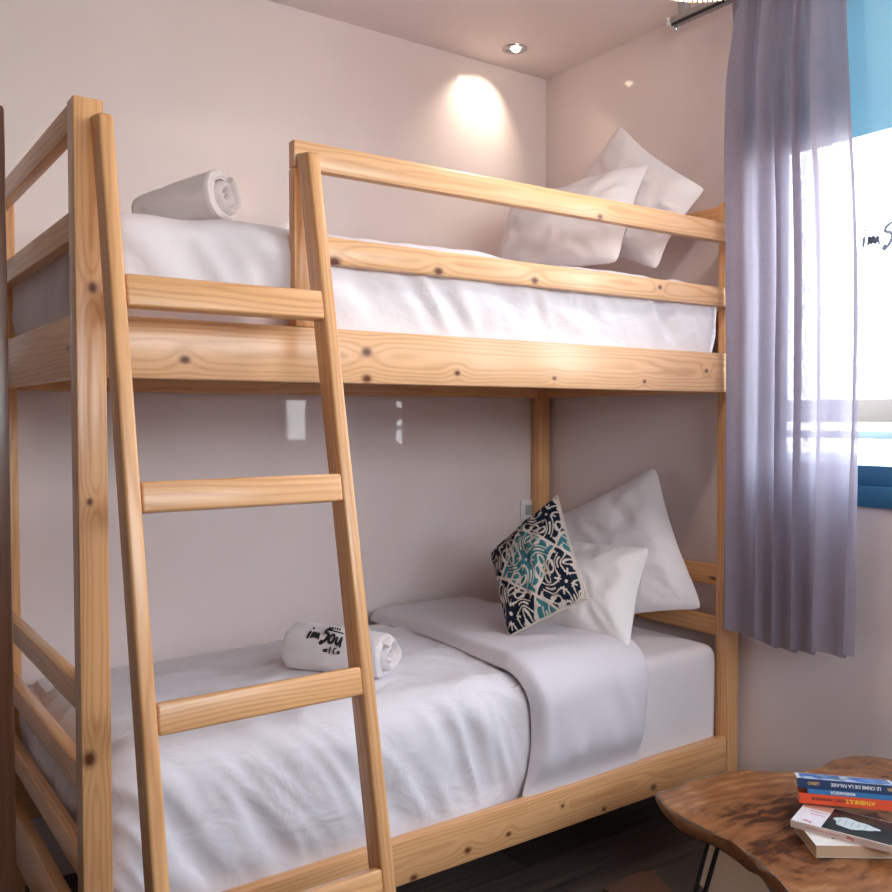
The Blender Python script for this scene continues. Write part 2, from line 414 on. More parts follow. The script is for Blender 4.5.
# ------------------------------------------------------------------ bunk bed
BL, BD = 2.03, .965
bed = thing('bunk_bed', 'varnished pine bunk bed with guard rail against the back wall', 'bunk bed', (1.0, .48, FZ))
PW, PD, TOP = .057, .049, .6297
for k, (x, y, top) in enumerate(((0, 0, TOP), (0, BD-PD, TOP), (BL-PW-.002, 0, .700), (BL-PW-.002, BD-PD, .700))):
    mt = 'pine'
    if k == 0:
        mt = pine('pine_front_post', knots=[(.264+.357, .004, .0105, .009), (-.152+.357, -.007, .0105, .006), (-.657+.357, -.014, .0105, .013)])
        # length coordinate is 0 at the middle of the post
        pth = (0, 0, .0)
        m = board('post', (x, y, FZ), (x+PW, y+PD, top), bed, mt, pith=(.0, .0, .035))
    else:
        board('post', (x, y, FZ), (x+PW, y+PD, top), bed)
XA, XB = PW, BL-PW-.002
mid = (XA+XB)/2
def kx(x): return x-mid     # length coordinate of a long rail
UZ0, UZ1 = .0923, .2155
up = pine('pine_upper_side_rail_lit', light=(.83, .50, .26), knots=[(kx(.642), .012, .035, .011), (kx(.642), -.050, .035, .010), (kx(.902), -.030, .035, .007), (kx(.212), -.021, .035, .009), (kx(1.226), -.035, .035, .006), (kx(1.578), -.036, .035, .006), (kx(1.856), .003, .035, .007)], auto_knots=False)  # pine lightened: the stronger light on the top bunk is in the colour
board('side_rail', (XA, 0, UZ0), (XB, .03, UZ1), bed, up, pith=(0, .0, .05))
board('side_rail', (XA, BD-.045, UZ0-.002), (XB, BD-.012, UZ1), bed)
lo_ = pine('pine_lower_side_rail', knots=[(kx(1.627), -.026, .0325, .010), (kx(.934), -.023, .0325, .009), (kx(.769), -.045, .0325, .009), (kx(1.068), -.017, .0325, .007), (kx(1.26), .01, .0325, .005), (kx(1.42), -.04, .0325, .007)], auto_knots=False)
board('side_rail', (XA, 0, -1.1286), (XB, .035, -1.0165), bed, lo_, bevel=.007, pith=(0, .0, .05))
board('side_rail', (XA, BD-.045, -1.128), (XB, BD-.012, -1.017), bed)
# guard rail on the front of the top bunk
GX = .460
gm = pine('pine_guard_rail_lit', light=(.83, .50, .255), knots=[(1.396-1.2165, -.022, .025, .008)], auto_knots=False)  # paler copy of the pine, upper bunk brightness painted in
board('guard_rail', (GX, 0, .5655), (XB, .03, .6277), bed, gm, bevel=.005, pith=(0, 0, .04))
gm2 = pine('pine_guard_rail_low_lit', light=(.83, .50, .255), knots=[(.847-1.2455, -.020, .026, .010), (1.157-1.2455, -.016, .026, .009), (1.644-1.2455, .006, .026, .007), (.56-1.2455, -.026, .026, .014)], auto_knots=False)  # same lit tint in the colour as the rail above
board('guard_rail', (GX+.058, .001, .362), (XB, .029, .423), bed, gm2, bevel=.005, pith=(0, 0, .04))
board('guard_support', (GX, 0, UZ1), (GX+.056, .03, .5655), bed)
# foot end rails
for z0, z1 in ((.571, .6255), (.360, .417), (UZ0, UZ1), (-.569, -.514), (-.735, -.680), (-.907, -.852), (-1.15, -1.021)):
    board('end_rail', (.001, PD, z0), (.030, BD-PD, z1), bed)
# head end rails
for z0, z1 in ((.640, .698), (.30, .36), (UZ0, UZ1), (-.540, -.474), (-.705, -.645), (-1.15, -1.021)):
    board('end_rail', (BL-.032, PD, z0), (BL-.004, BD-PD, z1), bed)
for zz in (.150, -1.095):
    bm = bmesh.new()
    for k in range(14):
        add_box(bm, V((.14+k*.134, BD/2, zz)), (.075, BD-.09, .016), grain=1)
    obj('slatted_base', bm, M_['pine'], bed)

# post of the next bunk, at the left edge of the view
nb = thing('neighbouring_bunk_post', 'dark reddish wooden post at the left edge, beside the foot of the bed', 'post', (-.140, .095, FZ))
bm = bmesh.new(); add_box(bm, V((-.136, .095, (FZ+.608)/2)), (.06, .055, .608-FZ), bevel=.008, grain=2); obj('post', bm, M_['pine_dark'], nb)
bm = bmesh.new(); add_box(bm, V((-.1325, .0665, -.19)), (.012, .003, .20), bevel=.001); obj('latch_plate', bm, M_['black'], nb, label='black latch plate')

# ladder
SL = .205
def back_y(z): return -.004-SL*(.6-z)
lad = thing('ladder', 'pine four-rung ladder leaning on the front of the bunk bed', 'ladder', (.26, -.40, FZ))
def stile(x0, x1, knots=()):
    zt, zb = .592, FZ+.002
    dirv = V((0, back_y(zt)-back_y(zb), zt-zb)); Ln = dirv.length; dirv.normalize()
    nrm = V((0, -dirv.z, dirv.y))
    th = .058
    c = V(((x0+x1)/2, (back_y(zt)+back_y(zb))/2, (zt+zb)/2)) + nrm*(th/2)
    T = frame_matrix(c, V((1, 0, 0)), nrm, dirv)
    bm = bmesh.new(); vs = add_box(bm, None, (x1-x0, th, Ln), mat=T, bevel=.006, seg=3, grain=2)
    # top trimmed in a chamfer on the outer face, foot trimmed level
    for v in vs:
        loc = T.inverted() @ v.co
        if loc.z > 0 and loc.y > 0: v.co += dirv*(-.022*(loc.y/(th/2)))
        if loc.z < 0: v.co += dirv*(loc.y*SL)
    return obj('stile', bm, M_['pine'], lad)
stile(.030, .058); stile(.461, .489)
for zt, zb in ((.269, .208), (-.111, -.167), (-.491, -.546), (-.866, -.922), (-1.18, -1.235)):
    zm = (zt+zb)/2
    dirv = V((0, SL, 1)).normalized(); nrm = V((0, -dirv.z, dirv.y))
    c = V((.2595, back_y(zm), zm)) + nrm*(.058-.0145)
    T = frame_matrix(c, V((1, 0, 0)), nrm, dirv)
    bm = bmesh.new(); add_box(bm, None, (.4025, .028, zt-zb), mat=T, bevel=.005, seg=3, grain=0); obj('rung', bm, M_['pine'], lad)

# ------------------------------------------------------------------ bedding
def drape(x0, x1, y0, y1, ztop, zbot, r, res, disp, crown=0.0, ring=None, step_skirt=.012):
    """cloth laid over a rounded box: flat grid outside the inset rectangle folds over the edge"""
    bm = bmesh.new()
    rr = r
    ix0, ix1, iy0, iy1 = x0+rr, x1-rr, y0+rr, y1-rr
    arc = rr*PI/2; drop = arc+max(0, (ztop-rr)-zbot)
    fx0, fx1, fy0, fy1 = ix0-drop, ix1+drop, iy0-drop, iy1+drop
    nx, ny = int((fx1-fx0)/res), int((fy1-fy0)/res)
    pts = {}
    def pos(a, b):
        cx, cy = min(max(a, ix0), ix1), min(max(b, iy0), iy1)
        dx, dy = a-cx, b-cy; d = math.hypot(dx, dy)
        t = ((cx-(x0+x1)/2)/((x1-x0)/2), (cy-(y0+y1)/2)/((y1-y0)/2))
        zc = ztop + crown*(1-t[0]**2)*(1-t[1]**2)
        if d < 1e-9: return V((a, b, zc)), V((0, 0, 1)), 0
        n = V((dx/d, dy/d, 0)); d = min(d, drop)
        if d < arc:
            th = d/rr
            return V((cx, cy, zc-rr))+n*rr*math.sin(th)+V((0, 0, rr*math.cos(th))), (n*math.sin(th)+V((0, 0, math.cos(th)))), d
        return V((cx, cy, zc-rr-(d-arc)*((zc-rr-zbot)/max(1e-6, (drop-arc)))))+n*rr, n, d
    rows = []
    for j in range(ny+1):
        b = fy0+(fy1-fy0)*j/ny; row = []
        for i in range(nx+1):
            a = fx0+(fx1-fx0)*i/nx
            p, n, d = pos(a, b)
            p = p + n*disp(a, b, p, d)
            row.append(bm.verts.new(p))
        rows.append(row)
    grid_faces(bm, rows)
    bmesh.ops.remove_doubles(bm, verts=bm.verts, dist=.0008)
    return bm

def skirt_folds(seed, amp=.010, zb=None):
    so = V((seed*3.7, seed*1.3, seed))
    def f(a, b, p, d):
        # fine creases on the flat, deeper slanting folds on the hanging side
        hang = smooth(.0, .16, d)
        w = V((a*2.2, b*2.2, 0))+so
        warp = V((noise.noise(w), noise.noise(w+V((5, 5, 5))), 0))*.16
        q = V((a, b, 0))+warp
        flat = ridge(V((q.x*5+q.y*3, q.y*6-q.x*2, 1))+so)
        flat2 = noise.noise(V((q.x*14+q.y*9, q.y*5-q.x*4, 3))+so)
        # slanting folds: coordinate along the edge with shear by drop
        s1 = (p.x*1.0+p.y*.8) + p.z*.62
        g = ridge(V((s1*6.3+warp.x*6, p.z*1.6, 7))+so)
        g2 = ridge(V((s1*14+warp.y*8, p.z*3.0, 9))+so)
        tuck = smooth(0, .10, p.z-zb) if zb is not None else 1
        g3 = ridge(V((q.x*3.2+q.y*4.2, q.y*2.6-q.x*2.4, 12))+so)
        return (1-hang)*(.0075*flat+.0025*flat2+.008*(g3-.4)) + tuck*hang*(amp*(g-.35)+amp*.6*(g2-.3)) + tuck*.008*noise.noise(V((a*1.8, b*1.8, 2))+so)
    return f

# lower mattress with fitted sheet
mt_f = lambda a, b, p, d: -.026*(1-smooth(1.50, 1.60, p.x))*smooth(0, .05, d)-(.020 if p.z > 0 else 0)+.0025*ridge(V((p.x*7-p.z*5, p.z*2.5+p.y*4, 2)))*smooth(.03, .1, d)+.003*noise.noise(V((a*3, b*3, 0)))
def mattress(name, label, z0, z1, x0, x1):
    bm = drape(x0, x1, .034, BD-.03, z1, z0, .038, .014, mt_f, crown=.006)
    r = bmesh.ops.contextual_create
    es = [e for e in bm.edges if len(e.link_faces) == 1]
    try: bmesh.ops.edgeloop_fill(bm, edges=es)
    except Exception: pass
    return tag(obj(name, bm, M_['sheet']), label, 'mattress')
mattress('mattress', 'lower mattress in a tight white fitted sheet, bare at the pillow end', -1.076, -.725, .060, 1.972)
mattress('mattress', 'upper mattress on the top bunk, under the white bedding', .139, .405, .060, 1.955)

# lower duvet
dv = thing('duvet', 'white duvet on the lower bed with its edge turned back', 'duvet', (.8, .48, -1.07))
SK1 = skirt_folds(1.0, .021, -1.04); SK2 = skirt_folds(4.2, .019, .20)
def lower_disp(a, b, p, d):
    v = SK1(a, b, p, d)
    back = smooth(.55, .93, p.y)*(1-smooth(.5, 1.4, p.x))
    if p.z > -.75: v -= .055*back
    # soft edge towards the pillow end
    return v+.004-.020*smooth(.98, 1.14, p.x+.10*smooth(.05, .9, p.y)*0)
bm = drape(.054, 1.60, .040, BD-.018, -.690, -1.05, .085, .0085, lower_disp, crown=.012)
# the duvet lies flat at its pillow end: drop the skirt on that side
dele = [v for v in bm.verts if v.co.x > 1.50]
for v in bm.verts:
    if v.co.x < .12 and v.co.y > .13: v.co.z = max(v.co.z, -.94+.03*noise.noise(V((v.co.y*9, 0, 0))))
bmesh.ops.delete(bm, geom=dele, context='VERTS')
o = obj('duvet_body', bm, M_['linen'], dv)
def sol(o, t, off=-1):
    md = o.modifiers.new('thickness', 'SOLIDIFY'); md.thickness = t; md.offset = off
sol(o, .006)
# turned-back band: lies over the duvet and hangs down the front
def band():
    bm = bmesh.new()
    prof = []   # (y, z, ny, nz, dist)
    r = .085; y0, yb, zt, zb = .036, BD-.03, -.690, -1.03
    n = 70
    L1 = (zt-r)-zb; arc = r*PI/2; L2 = (yb)-(y0+r); tot = L1+arc+L2
    for k in range(n+1):
        s = tot*k/n
        if s < L1: prof.append((y0, zb+s, -1, 0, L1-s+arc))
        elif s < L1+arc:
            th = (s-L1)/r; prof.append((y0+r-r*math.cos(th), zt-r+r*math.sin(th), -math.cos(th), math.sin(th), arc-(s-L1)))
        else: prof.append((y0+r+(s-L1-arc), zt, 0, 1, 0))
    rows = []
    for (y, z, ny, nz, d) in prof:
        row = []
        # left and right limits of the band for this y / z
        t = smooth(0, 1, (y-.03)/.9)
        lo = 1.150 + .055*t + .02*math.sin(z*13) + .01*noise.noise(V((0, y*5, z*5)))
        hi = 1.612 + .012*t + .012*math.sin(z*9+1) + .006*noise.noise(V((3, y*6, z*6)))
        m = 46
        ring = []
        for i in range(m+1):
            u = i/m; x = lo+(hi-lo)*u
            e = min(u, 1-u)*(hi-lo)
            puff = .008+.034*math.sqrt(max(0, 1-(1-min(1, e/.035))**2))
            w = .005*ridge(V((x*5+y*4, y*5-x*2+z*4, 4)))+.003*noise.noise(V((x*14, y*9, z*9)))
            hang = smooth(0, .15, d)
            w += hang*(.013*ridge(V(((x+z*.45)*9, z*2, 11)))-.004)
            puff *= .35+.65*smooth(-1.0, -.90, z); w *= smooth(-1.01, -.93, z)
            dd = (puff+w*smooth(0, .03, e)+.006*noise.noise(V((x*2, y*2, z*2))))
            ring.append(bm.verts.new((x, y+ny*dd, z+nz*dd-.022*smooth(.45, .92, y))))
        for i in range(m, -1, -3):
            x = lo+(hi-lo)*i/m
            inset = .004 if i in (m, 0) else 0
            ring.append(bm.verts.new((x, y+ny*-.002, z+nz*-.002-.022*smooth(.45, .92, y))))
        rows.append(ring)
    grid_faces(bm, rows, closed_u=True)
    bmesh.ops.recalc_face_normals(bm, faces=bm.faces)
    return bm
obj('turned_back_band', band(), M_['band'], dv, label='mauve white turned back band')

# upper bedding
def upper_disp(a, b, p, d):
    return SK2(a, b, p, d)
ud = thing('duvet', 'white duvet covering the upper bunk behind the guard rail', 'duvet', (1.0, .48, .20))
bm = drape(.050, 1.968, .034, BD-.02, .437, .16, .07, .0105, upper_disp, crown=.035)
o = obj('duvet_body', bm, M_['linen'], ud); sol(o, .005)

# pillows
def pillow(name, A, B, C, D, t, seed, mat, label, group=None, n=44, pinch=.06, bend=0, flip=1, ret=False, curve=.5):
    """A,B,C,D corners (A-B one edge, C-D the opposite); bilinear body, puffed along the normal"""
    A, B, C, D = V(A), V(B), V(C), V(D)
    nrm = (B-A).cross(C-A).normalized()*flip
    so = V((seed, seed*2.3, seed*.7))
    bm = bmesh.new(); sides = []
    for sgn in (1, -1):
        rows = []
        for j in range(n+1):
            v = j/n*2-1; row = []
            for i in range(n+1):
                u = i/n*2-1
                ck = .045*(u*u*v*v)**5; uu = u*(1-pinch*(1-v*v)-ck); vv = v*(1-pinch*(1-u*u)-ck)
                s, q = (uu+1)/2, (vv+1)/2
                p = (A*(1-s)+B*s)*(1-q)+(C*(1-s)+D*s)*q
                prof = (max(0, 1-u*u)*max(0, 1-v*v))
                h = prof**curve
                edge = smooth(0, .25, min(1-abs(u), 1-abs(v)))
                # wrinkles running in from the corners and edges
                ang = math.atan2(v, u)
                rad = math.hypot(u, v)
                wr = ridge(V((math.cos(ang)*3.2, math.sin(ang)*3.2, rad*.8))+so)*smooth(.35, 1.1, rad)
                wr2 = noise.noise(V((u*2.3, v*2.3, sgn))+so)
                wr3 = ridge(V((u*2.2+v*1.2, v*3.1-u*.8, sgn*2))+so)
                hh = t/2*h*(1+.16*wr2)+ (.011*wr+.008*wr3)*edge*min(1, h*2)
                hh = max(hh, 0)
                p = p + nrm*(sgn*hh) + nrm*bend*(u*u+v*v-1)*.5 + nrm*.006*noise.noise(V((u*2, v*2, 5))+so)
                row.append(bm.verts.new(p))
            rows.append(row)
        sides.append(rows)
        grid_faces(bm, rows if sgn > 0 else [r[::-1] for r in rows])
    bmesh.ops.remove_doubles(bm, verts=bm.verts, dist=.0006)
    bmesh.ops.recalc_face_normals(bm, faces=bm.faces)
    if ret: return bm, nrm
    o = obj(name, bm, mat); tag(o, label, 'pillow', group)
    return o

pillow('pillow', (1.985, .318, -.150), (1.925, .060, -.610), (1.86, .88, -.43), (1.735, .38, -.685), .13, 1.0, M_['pillow'],
       'large mauve white pillow standing at the back against the lower headboard')
pillow('pillow', (1.785, .160, -.405), (1.560, .036, -.678), (1.70, .60, -.420), (1.49, .46, -.655), .15, 2.2, M_['satin'],
       'creamy white satin pillow leaning between patterned cushion and larger pillow', flip=1)
pillow('pillow', (1.87, .385, 1.025), (1.905, .045, .735), (1.83, .80, .70), (1.82, .17, .485), .12, 3.1, M_['pillow'],
       'pillow propped up in the corner of the top bunk, its point highest', pinch=.10)
pillow('pillow', (1.80, .180, .838), (1.62, .150, .488), (1.64, .70, .775), (1.50, .62, .50), .15, 4.4, M_['pillow'],
       'front pillow on the top bunk, overlapping the pointed one')

# patterned cushion
def motif(x, y):
    """four-fold scroll motif in a diamond cell |x|+|y| < .5 -> 1 inked, 0 cream"""
    if abs(x)+abs(y) > .478: return 0
    r0 = math.hypot(x, y); tw_ = .22*math.sin(r0*11); x /= 1.1; y /= 1.1
    x, y = x*math.cos(tw_)-y*math.sin(tw_), x*math.sin(tw_)+y*math.cos(tw_)
    x, y = abs(x), abs(y)
    if y > x: x, y = y, x
    d = (x+y)/1.41421; e = (x-y)/1.41421
    ink = 0
    if ((x-.27)/.20)**2+(y/.075)**2 < 1: ink = 1
    if math.hypot(x-.40, y-.06) < .045 or math.hypot(x-.30, y-.10) < .045: ink = 1
    if ((d-.23)/.125)**2+(e/.085)**2 < 1: ink = 1
    if r0 < .10: ink = 1
    if ((d-.255)/.055)**2+(e/.028)**2 < 1: ink = 0
    if abs(y-.045) < .008 and .11 < x < .34: ink = 0
    if y < .012 and .16 < x < .30: ink = 0
    if abs(math.hypot(x-.215, y-.12)-.05) < .009: ink = 0
    if abs(e) < .010 and .07 < d < .15: ink = 0
    if r0 < .022: ink = 0
    return ink
def cushion():
    root = thing('patterned_cushion', 'square cushion with navy and teal scroll pattern on cream, leaning on the white pillows', 'cushion', (1.42, .33, -.66))
    T, L_, R_, B_ = V((1.548, .345, -.240)), V((1.392, .490, -.432)), V((1.460, .112, -.528)), V((1.288, .270, -.648))
    bm, nrm = pillow('c', T, R_, L_, B_, .14, 6.0, None, None, n=190, pinch=.035, ret=True, curve=.42)
    lay = bm.verts.layers.float_color.new('pattern')
    cam = V((-.434, -1.84, 0)); f = 1 if nrm.dot(cam-T) > 0 else -1
    # solve u,v per vertex by projecting to the quad plane
    eu = (R_-T+B_-L_)/2; ev = (L_-T+B_-R_)/2; c = (T+L_+R_+B_)/4
    a11, a12, a22 = eu.dot(eu), eu.dot(ev), ev.dot(ev); det = a11*a22-a12*a12
    cream = (.60, .52, .45, 1); navy = (.004, .009, .022, 1); teal = (.036, .16, .175, 1)
    for v in bm.verts:
        q = v.co-c; b1, b2 = q.dot(eu), q.dot(ev)
        u = (b1*a22-b2*a12)/det; w = (b2*a11-b1*a12)/det      # -.5 .. .5
        col = cream
        if q.dot(nrm)*f > .004:
            s = 1.42; X, Y = u*s, w*s
            wx = .015*noise.noise(V((X*5, Y*5, 0)))
            X += wx; Y += .015*noise.noise(V((X*5, Y*5, 3)))
            fx, fy = X-round(X), Y-round(Y)
            gx, gy = X-.5-round(X-.5), Y-.5-round(Y-.5)
            # rotate each cell by 45 degrees so that cell edges run along the cushion diagonals
            if abs(fx)+abs(fy) < .5:
                if motif(fx, fy): col = teal
            elif motif(gx, gy): col = navy
        v[lay] = col
    m, nt, out = new_mat('embroidered_cotton'); p = principled(nt, out, (.6, .5, .45), .85, .2)
    at = N(nt, 'ShaderNodeAttribute'); at.attribute_name = 'pattern'; nt.links.new(at.outputs['Color'], p.inputs['Base Color'])
    tc = N(nt, 'ShaderNodeTexCoord'); nz = N(nt, 'ShaderNodeTexNoise'); nz.inputs['Scale'].default_value = 500; nt.links.new(tc.outputs['Object'], nz.inputs['Vector'])
    b = N(nt, 'ShaderNodeBump'); b.inputs['Strength'].default_value = .5; b.inputs['Distance'].default_value = .001; nt.links.new(nz.outputs[0], b.inputs['Height']); nt.links.new(b.outputs[0], p.inputs['Normal'])
    obj('cushion_cover', bm, m, root)
    # piped edge
    bm = bmesh.new(); cs = [T, R_, B_, L_, T]; pts = []
    for a, b2 in zip(cs, cs[1:]):
        for k in range(12):
            s = k/12; p = a.lerp(b2, s); p = p+(c-p)*(.035*(1-(2*s-1)**2)*.9); pts.append(p)
    pts.append(pts[0]); tube(bm, pts, .0035, 8, cap=False)
    obj('piped_edge', bm, cloth('cream_piping', (.60, .52, .45)), root, label='cream piped edge')
cushion()

# ------------------------------------------------------------------ rolled towels
def towel(name, e0, e1, r0, r1, label, up=V((0, 0, 1)), squash=.92, seed=0, start=-.6):
    """rolled towel from e0 (plain end) to e1 (end with the spiral)"""
    e0, e1 = V(e0), V(e1); ax = (e1-e0).normalized(); s = ax.cross(up).normalized(); u = s.cross(ax)
    Ln = (e1-e0).length
    root = thing(name, label, 'towel', ((e0+e1)/2)-V((0, 0, (r0+r1)/2)))
    bm = bmesh.new(); n = 96; m = 40
    rows = []
    for j in range(m+1):
        t = j/m; R = r0+(r1-r0)*t
        e = min(t, 1-t)*Ln
        rd = math.sqrt(max(0, 1-(1-min(1, e/.016))**2))
        row = []
        for i in range(n):
            th = 2*PI*i/n
            rr = R*(.80+.20*rd)+.004*noise.noise(V((math.cos(th)*1.5, math.sin(th)*1.5, t*3+seed)))
            # the loose edge of the cloth makes a step along the roll
            k = ((th-start) % (2*PI))/(2*PI)
            rr += .007*k*rd
            rr += .0025*ridge(V((math.cos(th)*2.5, math.sin(th)*2.5, t*4+seed)))*(1-t*.4)
            x, z = math.cos(th)*rr, math.sin(th)*rr*squash
            if z < -R*.78: z = -R*.78-(abs(z)-R*.78)*.3
            row.append(bm.verts.new(e0+ax*(Ln*t)+s*x+u*z))
        rows.append(row)
    grid_faces(bm, rows, closed_u=True)
    bm.faces.new(rows[0][::-1])
    extra = [rows[-1]]
    for f_, dz_ in ((.86, -.004), (.80, -.03), (.4, -.034)):
        extra.append([bm.verts.new(e1+(v.co-e1)*f_+ax*dz_) for v in rows[-1]])
    grid_faces(bm, extra, closed_u=True); bm.faces.new(extra[-1])
    obj('towel_roll', bm, M_['terry'], root)
    # spiral layers showing at the open end
    bm = bmesh.new(); turns = 1.75; n = 110; prof_n = 8; rings = []
    for i in range(n+1):
        q = i/n; th = start+2*PI*turns*q; rr = r1*(.74-.56*q)*(1+.05*noise.noise(V((q*9, seed, 0))))
        wdt = r1*(.15+.03*noise.noise(V((q*6, seed, 5))))
        cc = e1+ax*(-.004+.010*noise.noise(V((q*7, seed, 2))) - .012*q)+s*math.cos(th)*rr+u*math.sin(th)*rr*squash
        rad = (s*math.cos(th)+u*math.sin(th))
        rings.append([bm.verts.new(cc+rad*math.cos(2*PI*k/prof_n)*wdt+ax*math.sin(2*PI*k/prof_n)*.022) for k in range(prof_n)])
    for a, b in zip(rings, rings[1:]):
        for k in range(prof_n): bm.faces.new((a[k], a[(k+1) % prof_n], b[(k+1) % prof_n], b[k]))
    bm.faces.new(rings[0][::-1]); bm.faces.new(rings[-1])
    obj('spiral_fold', bm, M_['terry'], root)
    return root, (e0, e1, ax, s, u, r0, r1, squash)

towel('rolled_towel', (.272, .47, .515), (.412, .275, .548), .046, .066, 'plain white rolled towel on the upper bunk', seed=3, start=1.9)
tw, twf = towel('rolled_towel', (.655, .430, -.612), (.818, .196, -.618), .066, .063, 'white rolled towel with black printed lettering on the lower bed', seed=8, start=.9)

# hand lettering as stroke ribbons --------------------------------------------------
GLY = {   # polylines in a unit box (x right, y up)
 'i': ([(.12, .62), (.05, .0)], [(.16, .92), (.24, 1.0)]),
 'm': ([(.0, .05), (.08, .62), (.20, .10), (.32, .60), (.44, .08), (.58, .56), (.68, .02)],),
 's': ([(.55, 1.0), (.20, .82), (.12, .55), (.42, .48), (.58, .28), (.42, -.10), (.10, -.42), (.0, -.30), (.2, -.12)],),
 'o': ([(.30, .75), (.06, .62), (.0, .22), (.16, .0), (.38, .12), (.44, .50), (.30, .75)],),
 'u': ([(.0, .66), (.02, .16), (.16, .02), (.34, .2), (.40, .66)], [(.40, .66), (.40, .1), (.46, -.12)]),
 'a': ([(.36, .5), (.1, .5), (.0, .18), (.14, .0), (.34, .2)], [(.36, .5), (.38, .05)]),
 'r': ([(.05, .5), (.03, .0)], [(.04, .35), (.2, .5), (.28, .45)]),
 't': ([(.2, .95), (.10, -.1)], [(.0, .5), (.36, .56)]),
 'C': ([(.5, .85), (.2, .8), (.02, .4), (.1, .05), (.4, .02)],),
 'd': ([(.3, .9), (.3, .0), (.05, .02), (.03, .4), (.28, .45)],),
 'e': ([(.02, .25), (.3, .3), (.2, .5), (.02, .3), (.08, .02), (.3, .08)],),
 'S': ([(.3, .5), (.05, .42), (.25, .22), (.0, .0)],),
 'D': ([(.0, .0), (.0, .5), (.3, .25), (.0, .0)],),
 'E': ([(.28, .5), (.0, .5), (.0, .0), (.28, .0)], [(.0, .25), (.2, .25)]),
 'I': ([(.1, .5), (.1, .0)],),
 'R': ([(.0, .0), (.0, .5), (.28, .4), (.0, .22), (.3, .0)],),
}
def strokes(items, place, lift=.0):
    """items: (glyph, x, y, scale, width); place(x, y) -> (world point, normal)"""
    bm = bmesh.new()
    for g, ox, oy, scl, wd in items:
        for line in (GLY[g] if isinstance(g, str) else (g,)):
            pts = []
            L0 = [V((ox+p[0]*scl, oy+p[1]*scl, 0)) for p in line]
            for a, b in zip(L0, L0[1:]):
                k = max(2, int((b-a).length/.0025))
                for i in range(k): pts.append(a.lerp(b, i/k))
            pts.append(L0[-1])
            for _ in range(2):
                pts = [pts[0]]+[(pts[i-1]+pts[i]*2+pts[i+1])/4 for i in range(1, len(pts)-1)]+[pts[-1]]
            prev = None
            for i, p in enumerate(pts):
                d = (pts[min(i+1, len(pts)-1)]-pts[max(0, i-1)]); d = d.normalized() if d.length > 1e-9 else V((1, 0, 0))
                nn = V((-d.y, d.x, 0)); w = wd*(.72+.35*math.sin(PI*i/max(1, len(pts)-1)))
                a, na = place(p.x+nn.x*w, p.y+nn.y*w); b, nb_ = place(p.x-nn.x*w, p.y-nn.y*w)
                cur = (bm.verts.new(a+na*(lift+.0012)), bm.verts.new(b+nb_*(lift+.0012)), bm.verts.new(b-nb_*.001), bm.verts.new(a-na*.001))
                if prev:
                    for k in range(4): bm.faces.new((prev[k], prev[(k+1) % 4], cur[(k+1) % 4], cur[k]))
                else: bm.faces.new(cur[::-1])
                prev = cur
            bm.faces.new(prev)
    bmesh.ops.recalc_face_normals(bm, faces=bm.faces)
    return bm
WORD = [('i', 0, 0, .034, .0030), ('m', .011, 0, .034, .0030), ('s', .040, .004, .036, .0033), ('o', .064, -.006, .034, .0032), ('u', .086, -.009, .034, .0030)]
SMALL = [('a', .056, -.029, .016, .0011), ('r', .064, -.029, .017, .0012), ('t', .072, -.030, .017, .0012), ('C', .084, -.031, .018, .0012), ('a', .096, -.031, .016, .0012)]
TINY = [('D', .048, .040, .010, .0008), ('E', .056, .039, .010, .0008), ('S', .064, .038, .010, .0008), ('E', .072, .037, .010, .0008), ('R', .080, .036, .010, .0008), [0]]
TINY = TINY[:-1]+[([(0, 0), (1, -.16)], .044, .034, .055, .0008)]
def on_towel(ox, oy, th0):
    e0, e1, ax, s, u, r0, r1, sq = twf
    cam = V((-.434, -1.84, 0))
    sg = 1 if s.dot(cam-e0) > 0 else -1
    def place(x, y):
        t = (ox+x); th = th0+(oy+y)/.066
        R = .0735
        n = (s*sg*math.cos(th)+u*math.sin(th)*sq).normalized()
        return e0+ax*t+s*sg*math.cos(th)*R+u*math.sin(th)*R*sq, n
    return place
obj('printed_lettering', strokes(WORD+SMALL+TINY, on_towel(.075, .0, .62), lift=.0015), M_['ink'], tw, label='black brush lettering')
# faint vinyl lettering on the pane, read from inside
def on_glass(x, y): return V((XR+.0325, -.372-x*1.5, .505+y*1.5)), V((-1, 0, 0))
vin = simple('grey_vinyl', (.24, .29, .36), .6)
lt = obj('vinyl_lettering', strokes(WORD+[TINY[-1]], on_glass), vin, win); lt['label'] = 'grey blue lettering on the glass'

